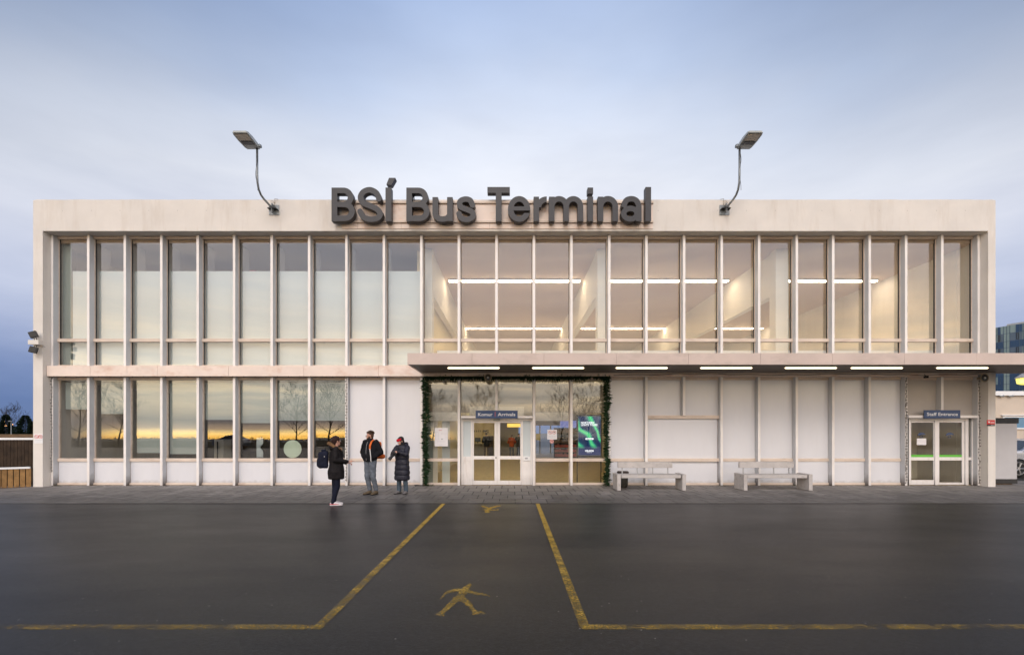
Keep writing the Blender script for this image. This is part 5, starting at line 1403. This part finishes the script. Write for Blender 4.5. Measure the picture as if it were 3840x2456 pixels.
def blob(name, prims, m, parent, PM, voxel=.011, smooth=3, disp=None):
    b = bmesh.new(); add_prims(b, prims); bmesh.ops.recalc_face_normals(b, faces=b.faces)
    me = bpy.data.meshes.new('tmp'); b.to_mesh(me); b.free(); o = bpy.data.objects.new('tmp', me); COL.objects.link(o)
    md = o.modifiers.new('r', 'REMESH'); md.mode = 'VOXEL'; md.voxel_size = voxel; md.adaptivity = 0
    ms = o.modifiers.new('s', 'SMOOTH'); ms.factor = .5; ms.iterations = smooth
    dg = bpy.context.evaluated_depsgraph_get(); out = bpy.data.meshes.new_from_object(o.evaluated_get(dg))
    bpy.data.objects.remove(o); bpy.data.meshes.remove(me)
    if disp:
        ns = [v.normal.copy() for v in out.vertices]
        for v, n_ in zip(out.vertices, ns): v.co += n_*disp(v.co)
    out.transform(PM); out.name = name
    o = link_mesh(name, out, m, parent, True); return o
def folds(a, sc=14, st=(1, 1, .7)):
    return lambda c: a*(noise.noise((c.x*sc*st[0], c.y*sc*st[1], c.z*sc*st[2]))+.5*noise.noise((c.x*sc*2.3, c.y*sc*2.3, c.z*sc*2.3+7)))
def quilt(a, pitch, z0):
    f = folds(.006, 12)
    return lambda c: a*(abs(math.sin(math.pi*(c.z-z0)/pitch))**.45-.6)+f(c)
def hand(w, d, up, curl=.35, spread=.12, flip=1):
    """hand prims: wrist point w, finger direction d, back-of-hand direction up"""
    w, d, up = Vector(w), Vector(d).normalized(), Vector(up).normalized(); s = d.cross(up).normalized()*flip; up = (up-d*up.dot(d)).normalized()
    P = [('h', [(w+d*.02+s*k*.020, (.015, .015, .013)) for k in (-1, 1)]+[(w+d*.085+s*k*.028, (.013, .013, .011)) for k in (-1, 1)])]
    for i, (o, L) in enumerate(((-.030, .068), (-.010, .078), (.010, .073), (.029, .058))):
        p = w+d*.088+s*o; dd = (d+s*o*spread*8).normalized(); c = curl*(1+.15*i)
        for k, f in enumerate((.42, .32, .26)):
            ax = dd.cross(up).normalized(); dd2 = (Matrix.Rotation(-c, 3, ax) @ dd); q = p+dd2*L*f
            P.append(('c', tuple(p), .0085-.0008*k, tuple(q), .0080-.0009*k)); p, dd = q, dd2
    p = w+d*.030-s*.030; t = (d*.75-s*.65-up*.25).normalized(); q = p+t*.038; t2 = (t+d*.5-up*.2).normalized()
    P += [('c', tuple(p), .012, tuple(q), .010), ('c', tuple(q), .010, tuple(q+t2*.028), .008)]
    return P
def head_matrix(yaw, pitch, roll=0):
    piv = Vector((0, .01, 1.47))
    return Matrix.Translation(piv) @ Matrix.Rotation(yaw, 4, 'Z') @ Matrix.Rotation(pitch, 4, 'X') @ Matrix.Rotation(roll, 4, 'Y') @ Matrix.Translation(-piv)
HEAD = [('e', (0, .014, 1.622), (.073, .090, .082)), ('h', [((0, -.035, 1.605), (.060, .045, .055)), ((0, -.045, 1.515), (.036, .034, .028))]),
        ('c', (0, -.080, 1.605), .008, (0, -.105, 1.572), .012), ('e', (0, -.080, 1.540), (.024, .012, .005)), ('e', (0, -.081, 1.530), (.021, .012, .005)),
        ('e', (0, -.070, 1.507), (.022, .018, .016)), ('e', (.076, .008, 1.585), (.009, .020, .031)), ('e', (-.076, .008, 1.585), (.009, .020, .031)), ('e', (0, -.070, 1.632), (.048, .014, .009))]
def person(loc, th, s, J, label, coatf, head, group=None, detail=True):
    """J: joints (x left, -y forward, z up, for a 1.70 m body)"""
    PM = Matrix.Translation(loc) @ Matrix.Rotation(th, 4, 'Z') @ Matrix.Scale(s, 4); HM = head_matrix(*head)
    pr = [('x', HM, HEAD), ('c', (0, .015, 1.43), .056, (0, .005, 1.53), .052),
          ('h', [((-.07, 0, .95), (.09, .09, .08)), ((.07, 0, .95), (.09, .09, .08)), ((0, 0, 1.10), (.125, .085, .08))]),
          ('h', [((0, 0, 1.08), (.125, .085, .06)), ((-.06, 0, 1.28), (.10, .095, .10)), ((.06, 0, 1.28), (.10, .095, .10)), ((-.13, .005, 1.39), (.05, .05, .04)), ((.13, .005, 1.39), (.05, .05, .04))]),
          ('h', [((-.1, .01, 1.40), (.05, .05, .03)), ((.1, .01, 1.40), (.05, .05, .03)), ((0, .01, 1.45), (.05, .05, .03))])]
    for sd in 'LR':
        sh, el, wr, hp, kn, an, toe = [J[k+sd] for k in ('sh', 'el', 'wr', 'hip', 'kn', 'an', 'toe')]
        pr += [('c', sh, .050, el, .038), ('c', el, .038, wr, .025), ('c', hp, .088, kn, .055), ('c', kn, .055, an, .038),
               ('h', [((an[0], an[1]+.02, .04), (.034, .04, .035)), (toe, (.036, .03, .022))])]
        pr += hand(*J['hand'+sd])
    P = blob('person', pr, 'skin', None, PM, .0075 if detail else .014, 2)
    P.data.transform(Matrix.Translation(-Vector(loc))); P.location = loc
    tag(P, label, 'person', group)
    eb, pb_ = MB(), MB()
    for sx in (-1, 1):
        c = PM @ HM @ Vector((sx*.030, -.0755, 1.598)); eb.ball(c, .0125*s, 2); c = PM @ HM @ Vector((sx*.030, -.0862, 1.598)); pb_.ball(c, .0058*s, 1)
    e = eb.build('eyes', 'white', P, True); pb_.build('iris', 'hair_brown', e)
    coatf(P, PM, HM, J); return P
def sleeves(J, r1, r2, r3, up=None):
    out = []
    for sd in 'LR':
        sh, el, wr = [Vector(J[k+sd]) for k in ('sh', 'el', 'wr')]; cuff = wr-(wr-el).normalized()*.008
        out += [('c', tuple(sh), r1, tuple(el), r2), ('c', tuple(el), r2, tuple(cuff), r3)]
    return out
def legs(J, rh, rk, ra, drop=.0):
    out = [('h', [((-.07, .01, .96), (.10, .11, .07)), ((.07, .01, .96), (.10, .11, .07)), (J['hipL'], (rh, rh, .08)), (J['hipR'], (rh, rh, .08))])]
    for sd in 'LR':
        hp, kn, an = J['hip'+sd], J['kn'+sd], J['an'+sd]; out += [('c', hp, rh, kn, rk), ('c', kn, rk, (an[0], an[1], an[2]+drop), ra)]
    return out
def ribbon(name, pts, w, m, parent, PM, side=(1, 0, 0), th=.006):
    b = bmesh.new(); s = Vector(side)*w/2; rows = []
    for i, p in enumerate(pts):
        p = Vector(p); d = (Vector(pts[min(i+1, len(pts)-1)])-Vector(pts[max(i-1, 0)])).normalized(); n_ = d.cross(Vector(side)).normalized()*th
        rows.append([b.verts.new(PM @ q) for q in (p-s, p+s, p+s+n_, p-s+n_)])
    for a, c in zip(rows[:-1], rows[1:]):
        for k in range(4): b.faces.new((a[k], a[(k+1) % 4], c[(k+1) % 4], c[k]))
    b.faces.new(rows[0]); b.faces.new(rows[-1][::-1]); bmesh.ops.recalc_face_normals(b, faces=b.faces)
    me = bpy.data.meshes.new(name); b.to_mesh(me); b.free(); return link_mesh(name, me, m, parent)
def shoe(name, an, toe, h, w, m, P, PM, sole=None, solem='rubber', band=None):
    a = Vector((an[0], an[1], 0)); t = Vector((toe[0], toe[1], 0)); d = (t-a).normalized(); heel = a-d*.035; tip = t+d*.02
    o = blob(name, [('h', [(tuple(heel+Vector((0, 0, .045))), (w, w*.9, .035)), (tuple(tip+Vector((0, 0, .035))), (w*1.05, w, .024)), (tuple(a+d*.03+Vector((0, 0, .075))), (w*.95, w*.9, .03))]),
                    ('c', tuple(a+Vector((0, 0, .07))), w*1.0, tuple(a+Vector((0, 0, h))), w*1.02)], m, P, PM, .009, 2, folds(.002, 40))
    blob('sole', [('h', [(tuple(heel+Vector((0, 0, .014))), (w*1.12, w, .014)), (tuple(tip+Vector((0, 0, .012))), (w*1.15, w*1.05, .012))])], solem, o, PM, .008, 1)
    if band: blob('side_band', [('h', [(tuple(heel+Vector((0, 0, .045))), (w*1.16, w, .018)), (tuple(a+d*.14+Vector((0, 0, .038))), (w*1.16, w*.9, .013))])], band, o, PM, .007, 1)
    return o
def spikes(name, base, n, L, w, m, P, PM, seed, grav=0.):
    """tufts: base(rng) -> point, direction"""
    rr = random.Random(seed); b = bmesh.new()
    for _ in range(n):
        p, d = base(rr); p, d = Vector(p), (Vector(d)+Vector((rr.gauss(0, .35), rr.gauss(0, .35), rr.gauss(0, .35)-grav))).normalized()
        s_ = d.orthogonal().normalized()*w; s_.rotate(Matrix.Rotation(rr.uniform(0, 6.28), 3, d)); l = L*rr.uniform(.6, 1.3)
        b.faces.new([b.verts.new(PM @ q) for q in (p-s_, p+s_, p+d*l)])
    me = bpy.data.meshes.new(name); b.to_mesh(me); b.free(); return link_mesh(name, me, m, P)
def glasses(P, PM, HM, m='black'):
    X = PM @ HM; b = MB()
    for sx in (-1, 1):
        b.tube([X @ Vector((sx*.031+.023*math.cos(t), -.100, 1.597+.016*math.sin(t))) for t in [k*math.pi/8 for k in range(17)]], .0025, 5, False)
        b.tube([X @ Vector((sx*.054, -.098, 1.602)), X @ Vector((sx*.076, -.05, 1.602)), X @ Vector((sx*.079, .01, 1.598))], .0025, 5)
    b.tube([X @ Vector((-.009, -.101, 1.602)), X @ Vector((.009, -.101, 1.602))], .0025, 5); b.build('glasses', m, P)

# --- person in a fur hooded parka, seen from behind and the side
def outfit_parka(P, PM, HM, J):
    blob('leggings', legs(J, .112, .078, .050, -.02), 'navy', P, PM, .010, 3, folds(.003, 18))
    blob('parka', [('l', [(0, .01, .655, .195, .185), (0, .01, .70, .205, .195), (0, .01, .85, .215, .195), (0, .005, 1.02, .195, .165), (0, .01, 1.20, .205, .165), (0, .01, 1.33, .20, .145), (0, .01, 1.42, .14, .10), (0, .01, 1.47, .085, .08)])]+sleeves(J, .075, .066, .047),
         'parka', P, PM, .011, 3, folds(.010, 11))
    blob('hood', [('h', [((-.07, .11, 1.43), (.07, .07, .06)), ((.07, .11, 1.43), (.07, .07, .06)), ((0, .14, 1.48), (.09, .06, .05))]), ('h', [((-.1, .0, 1.42), (.04, .05, .04)), ((.1, .0, 1.42), (.04, .05, .04)), ((0, .06, 1.44), (.09, .08, .05))])], 'parka', P, PM, .011, 3, folds(.008, 15))
    def ringp(t): return Vector((.128*math.sin(t), .035-.145*math.cos(t), 1.455-.085*math.cos(t)))
    core = [('c', tuple(ringp(a)), .026, tuple(ringp(a+.3)), .026) for a in [.45+.3*k for k in range(18)]]
    f = blob('fur_trim', core, 'fur', P, PM, .011, 1, folds(.012, 40))
    def base(rr):
        t = rr.uniform(.4, 5.9); c = ringp(t); d = Vector((rr.gauss(0, 1), rr.gauss(0, 1), rr.gauss(0, 1))).normalized(); return c+d*.022, d
    spikes('fur_tufts', base, 2600, .030, .0035, 'fur', f, PM, 4)
    h = blob('hair', [('x', HM, [('e', (0, .028, 1.632), (.092, .106, .097)), ('h', [((0, .06, 1.60), (.075, .06, .07)), ((0, .07, 1.52), (.06, .045, .05))]), ('e', (0, .115, 1.60), (.045, .035, .045))])], 'hair_red', P, PM, .009, 2, folds(.005, 30, (1, 1, .4)))
    glasses(P, PM, HM)
    for sd in 'LR': shoe('trainer', J['an'+sd], J['toe'+sd], .10, .042, 'shoewhite', P, PM, solem='shoewhite', band='shoered')
J = dict(shL=(.165, .02, 1.395), shR=(-.165, .02, 1.395), elL=(.21, -.02, 1.14), elR=(-.215, .03, 1.13), wrL=(.17, -.22, 1.04), wrR=(-.165, -.255, 1.09),
         hipL=(.085, .02, .90), hipR=(-.085, .02, .90), knL=(.08, .03, .48), knR=(-.075, -.01, .48), anL=(.075, .06, .08), anR=(-.07, .09, .08),
         toeL=(.10, -.10, .03), toeR=(-.085, -.09, .03), handL=((.165, -.24, 1.03), (-.1, -1, .0), (0, .1, 1), .5), handR=((-.163, -.27, 1.092), (.15, -1, .12), (-.2, 0, 1), .18, .2, -1))
W1 = person(Vector((WX(1262, 11.62), 11.62, 0.002)), R(110), 1.64/1.70, J, 'person in black fur hooded parka and red white trainers gesturing with one hand', outfit_parka, (R(20), R(2)))
PM = Matrix.Translation(W1.location) @ Matrix.Rotation(R(110), 4, 'Z') @ Matrix.Scale(1.64/1.70, 4)
bp = blob('backpack', [('h', [((x, y, z), (.05, .05, .05)) for x in (-.10, .10) for y, z in ((.24, .98), (.38, .98), (.24, 1.30), (.37, 1.28))]), ('h', [((x, .30, 1.365), (.035, .06, .025)) for x in (-.10, .10)]), ('h', [((x, .43, z), (.03, .02, .03)) for x in (-.07, .07) for z in (1.0, 1.14)])],
          'navy', None, PM, .011, 3, folds(.010, 14))
tag(bp, 'large navy black backpack worn over the fur hooded parka', 'backpack')
ribbon('shoulder_strap', [(.10, .22, 1.36), (.11, .12, 1.47), (.115, .0, 1.465), (.12, -.14, 1.36), (.125, -.16, 1.22), (.14, -.05, 1.08), (.13, .16, 1.02)], .05, 'navy', bp, PM)
ribbon('shoulder_strap', [(-.10, .22, 1.36), (-.11, .12, 1.47), (-.115, .0, 1.465), (-.12, -.14, 1.36), (-.125, -.16, 1.22), (-.14, -.05, 1.08), (-.13, .16, 1.02)], .05, 'navy', bp, PM)
ribbon('haul_loop', [(-.03, .25, 1.38), (-.02, .26, 1.42), (.02, .26, 1.42), (.03, .25, 1.38)], .02, 'navy', bp, PM, (0, 1, 0))
q = PM @ Vector((-.156, .28, 1.22)); MB().ball(q, .012, 1).build('buckle', 'strapwhite', bp)

# --- bearded person with an orange rucksack, hands in the jacket pockets
def outfit_fleece(P, PM, HM, J):
    tz_ = blob('trousers', legs(J, .104, .078, .062, .06), 'greytrouser', P, PM, .010, 3, folds(.009, 15, (1, 1, 1.4)))
    blob('jacket', [('l', [(0, .0, .90, .165, .125), (0, .0, .935, .19, .15), (0, -.01, 1.05, .215, .165), (0, .0, 1.20, .22, .16), (0, .005, 1.33, .21, .14), (0, .01, 1.42, .15, .10), (0, .01, 1.47, .08, .08)])]+sleeves(J, .085, .078, .062), 'fleece', P, PM, .011, 3, folds(.010, 13))
    blob('collar', [('l', [(0, .012, 1.44, .095, .09), (0, .005, 1.50, .078, .082), (0, .005, 1.525, .072, .078)])], 'fleece', P, PM, .010, 2)
    b = MB(); b.tube([PM @ Vector((0, y, z)) for y, z in ((-.155, .93), (-.166, 1.05), (-.165, 1.20), (-.148, 1.33), (-.10, 1.43))], .004, 5); b.build('zip', 'greysteel', P)
    hm = [('x', HM, [('e', (0, .028, 1.645), (.081, .092, .080)), ('h', [((0, .06, 1.60), (.074, .05, .06)), ((0, .062, 1.535), (.055, .03, .025))]), ('h', [((-.045, -.05, 1.690), (.03, .035, .020)), ((.045, -.045, 1.690), (.03, .035, .020))])])]
    h = blob('hair', hm, 'hair_brown', P, PM, .009, 2, folds(.006, 26))
    def base(rr):
        v = Vector((rr.gauss(0, 1), rr.gauss(.3, 1), abs(rr.gauss(.4, 1)))).normalized(); return HM @ Vector((v.x*.083, .025+v.y*.095, 1.645+v.z*.082)), HM.to_3x3() @ (v+Vector((0, .5, .1)))
    spikes('hair_tufts', base, 900, .022, .003, 'hair_brown', h, PM, 6)
    blob('beard', [('x', HM, [('h', [((-.052, -.01, 1.548), (.014, .03, .03)), ((.052, -.01, 1.548), (.014, .03, .03)), ((0, -.066, 1.505), (.036, .024, .022))]), ('h', [((-.022, -.083, 1.552), (.012, .01, .007)), ((.022, -.083, 1.552), (.012, .01, .007))])])], 'hair_brown', P, PM, .007, 1, folds(.004, 60))
    glasses(P, PM, HM)
    for sd in 'LR': shoe('boot', J['an'+sd], J['toe'+sd], .17, .046, 'boots', P, PM)
J = dict(shL=(.18, .02, 1.405), shR=(-.18, .02, 1.405), elL=(.305, .07, 1.15), elR=(-.30, .06, 1.15), wrL=(.165, -.05, 1.015), wrR=(-.17, -.05, 1.015),
         hipL=(.09, .01, .90), hipR=(-.09, .01, .90), knL=(.12, -.03, .48), knR=(-.05, -.05, .48), anL=(.17, .04, .08), anR=(.0, -.01, .08),
         toeL=(.19, -.13, .03), toeR=(-.03, -.17, .03), handL=((.150, -.035, 1.01), (-.55, .15, -.8), (.3, -1, 0), .3), handR=((-.155, -.035, 1.01), (.55, .15, -.8), (-.3, -1, 0), .3))
th = R(-24); s_ = 1.755/1.70
PMm = (Vector((WX(1388, 13.62), 13.62, .010)), th, s_)
MAN = person(PMm[0], th, s_, J, 'bearded person in glasses and black fleece, hands in pockets, tan boots', outfit_fleece, (R(-50), R(3)))
PM = Matrix.Translation(PMm[0]) @ Matrix.Rotation(th, 4, 'Z') @ Matrix.Scale(s_, 4)
bp = blob('backpack', [('h', [((x, y, z), (.045, .045, .05)) for x in (-.11, .11) for y, z in ((.19, 1.06), (.30, 1.06), (.19, 1.40), (.27, 1.38))]), ('h', [((x, .30, 1.02), (.06, .075, .065)) for x in (-.12, .20)])], 'orange', None, PM, .011, 3, folds(.008, 14))
tag(bp, 'bright orange rucksack on the back of the bearded person', 'backpack')
ribbon('shoulder_strap', [(.115, .20, 1.42), (.12, .10, 1.492), (.125, .0, 1.488), (.13, -.10, 1.43), (.135, -.165, 1.32), (.145, -.178, 1.23)], .055, 'orange', bp, PM)
ribbon('strap_webbing', [(.145, -.182, 1.24), (.16, -.182, 1.15), (.17, -.176, 1.05), (.165, -.165, .93), (.165, -.150, .90)], .026, 'strapwhite', bp, PM)
ribbon('shoulder_strap', [(-.115, .20, 1.42), (-.12, .10, 1.492), (-.125, .0, 1.488), (-.13, -.10, 1.43), (-.135, -.165, 1.32), (-.17, -.10, 1.20), (-.18, .1, 1.10)], .05, 'fleece', bp, PM)

# --- person in a long quilted coat looking down at a camera
def outfit_long(P, PM, HM, J):
    blob('jeans', legs(J, .095, .075, .068, .02), 'jeans', P, PM, .010, 3, folds(.007, 16, (1, 1, 1.5)))
    blob('quilted_coat', [('l', [(0, .0, .405, .20, .165), (0, .0, .43, .225, .185), (0, .0, .60, .225, .185), (0, .0, .80, .215, .175), (0, .0, 1.0, .20, .16), (0, .0, 1.20, .21, .16), (0, .01, 1.33, .205, .145), (0, .01, 1.43, .15, .11), (0, .01, 1.49, .09, .085)])],
         'quilt', P, PM, .011, 3, quilt(.020, .155, .41))
    blob('sleeves', [('c', J['shL'], .085, J['elL'], .078), ('c', J['elL'], .078, J['wrL'], .055), ('h', [(J['shL'], (.08, .08, .08)), (J['shR'], (.08, .08, .08)), ((0, .03, 1.36), (.12, .1, .08))]), ('c', J['shR'], .085, J['elR'], .078), ('c', J['elR'], .078, J['wrR'], .055)], 'quilt', P, PM, .011, 3, folds(.012, 17))
    blob('coat_hood', [('h', [((.08, .13, 1.47), (.06, .06, .09)), ((-.08, .13, 1.45), (.06, .06, .08)), ((.03, .17, 1.46), (.09, .05, .08))]), ('h', [((.12, .04, 1.44), (.05, .06, .06)), ((-.1, .03, 1.43), (.05, .06, .05)), ((0, .1, 1.45), (.08, .06, .06))])], 'quilt', P, PM, .011, 3, folds(.009, 18))
    blob('inner_hood', [('x', HM, [('e', (0, .040, 1.635), (.094, .104, .098)), ('h', [((.0, .05, 1.58), (.088, .07, .08)), ((0, .03, 1.48), (.08, .07, .05))]), ('h', [((-.062, -.01, 1.52), (.022, .045, .05)), ((.062, -.01, 1.52), (.022, .045, .05)), ((0, -.02, 1.465), (.06, .05, .03))])])], 'hair_dark', P, PM, .009, 2, folds(.004, 30))
    blob('red_headband', [('x', HM, [('l', [(0, -.004, 1.625, .078, .096), (0, -.004, 1.64, .083, .101), (0, 0, 1.672, .079, .098), (0, .004, 1.69, .068, .09)])])], 'redknit', P, PM, .008, 2, folds(.003, 60))
    blob('scarf', [('h', [((-.05, -.05, 1.47), (.04, .04, .035)), ((.05, -.05, 1.47), (.04, .04, .035)), ((0, -.07, 1.45), (.05, .03, .03))])], 'hair_dark', P, PM, .010, 2, folds(.006, 30))
    for sd in 'LR': shoe('walking_shoe', J['an'+sd], J['toe'+sd], .11, .048, 'shoegrey', P, PM)
J = dict(shL=(.165, .01, 1.39), shR=(-.165, .01, 1.39), elL=(.21, -.13, 1.19), elR=(-.24, -.13, 1.19), wrL=(.03, -.255, 1.265), wrR=(-.15, -.275, 1.245),
         hipL=(.085, .01, .88), hipR=(-.085, .01, .88), knL=(.10, .0, .48), knR=(-.10, -.0, .48), anL=(.12, .02, .08), anR=(-.11, .02, .08),
         toeL=(.14, -.14, .03), toeR=(-.15, -.13, .03), handL=((.015, -.26, 1.27), (-1, -.25, .05), (0, -.6, 1), .55, .05, 1), handR=((-.145, -.29, 1.255), (.9, -.35, .1), (0, -.6, 1), .6, .05, -1))
th = R(-16); s_ = 1.60/1.70; pos = Vector((WX(1508, 13.72), 13.72, .010))
W3 = person(pos, th, s_, J, 'person in long dark quilted coat and red headband looking down at a camera', outfit_long, (R(-28), R(26), R(-4)))
PM = Matrix.Translation(pos) @ Matrix.Rotation(th, 4, 'Z') @ Matrix.Scale(s_, 4)
CM = PM @ Matrix.Translation((-.065, -.335, 1.235)) @ Matrix.Rotation(R(-38), 4, 'Z') @ Matrix.Rotation(R(48), 4, 'X')
cb_ = MB().box(-.066, .066, -.03, .03, -.045, .045, bev=.012, mtx=CM).box(-.028, .028, -.025, .025, .045, .068, bev=.008, mtx=CM).build('camera', 'black', None)
tag(cb_, 'black camera with long zoom lens held by the person in the long coat', 'camera')
lm = bmesh.new(); ax = (CM.to_3x3() @ Vector((0, -1, 0))).normalized(); o_ = CM @ Vector((0, -.03, 0))
MB().lathe([(0, .033), (.06, .036), (.065, .040), (.13, .040), (.135, .046), (.20, .050), (.205, .044)], o_, ax, 20).build('zoom_lens', 'black', cb_, True)
MB().box(-.04, .04, .031, .034, -.03, .03, mtx=CM).build('rear_screen', mat('camera_screen', (.30, .50, .50), .3, .1, 3, 0), cb_)
ribbon('neck_strap', [(-.04, -.31, 1.25), (-.06, -.17, 1.38), (-.06, -.07, 1.46)], .02, 'black', cb_, PM)
ribbon('neck_strap', [(-.09, -.31, 1.22), (-.09, -.22, 1.12), (-.09, -.2, 1.25), (-.02, -.09, 1.46)], .02, 'black', cb_, PM)

# --- people far inside the hall
def outfit_in(c, t, h, bag=None):
    def f(P, PM, HM, J):
        blob('trousers', legs(J, .10, .075, .055), t, P, PM, .016, 2)
        blob('coat', [('l', [(0, 0, .78, .18, .14), (0, 0, 1.0, .19, .15), (0, 0, 1.25, .20, .15), (0, 0, 1.40, .16, .10), (0, 0, 1.48, .07, .07)])]+sleeves(J, .08, .065, .045), c, P, PM, .016, 2, folds(.008, 10))
        blob('hair', [('x', HM, [('e', (0, .024, 1.635), (.084, .098, .088))])], h, P, PM, .014, 1)
        for sd in 'LR': shoe('shoe', J['an'+sd], J['toe'+sd], .09, .045, 'black', P, PM)
    return f
JB = dict(shL=(.17, .01, 1.40), shR=(-.17, .01, 1.40), elL=(.27, .02, 1.14), elR=(-.27, .02, 1.14), wrL=(.2, -.2, 1.02), wrR=(-.2, -.2, 1.02), hipL=(.09, 0, .9), hipR=(-.09, 0, .9), knL=(.11, -.03, .48), knR=(-.11, .0, .48),
          anL=(.12, .02, .08), anR=(-.12, .03, .08), toeL=(.14, -.13, .03), toeR=(-.14, -.12, .03), handL=((.19, -.22, 1.01), (-.3, -1, 0), (0, 0, 1), .4), handR=((-.19, -.22, 1.01), (.3, -1, 0), (0, 0, 1), .4))
Yp = 33.5
person(Vector((WX(1824, Yp), Yp, .022)), R(200), 1.0, JB, 'person in dark coat with back turned, inside behind the left door', outfit_in('fleece', 'boots', 'hair_dark'), (0, R(10)), detail=False)
person(Vector((WX(1919, Yp), Yp, .022)), R(170), .93, JB, 'person in orange jacket with back turned, inside behind the right door', outfit_in('orange', 'greytrouser', 'hair_brown'), (0, R(20)), detail=False)
person(Vector((WX(1945, 35), 35, .022)), R(150), .98, JB, 'person in black coat half hidden by the right door stile', outfit_in('black', 'black', 'hair_dark'), (0, R(5)), detail=False)
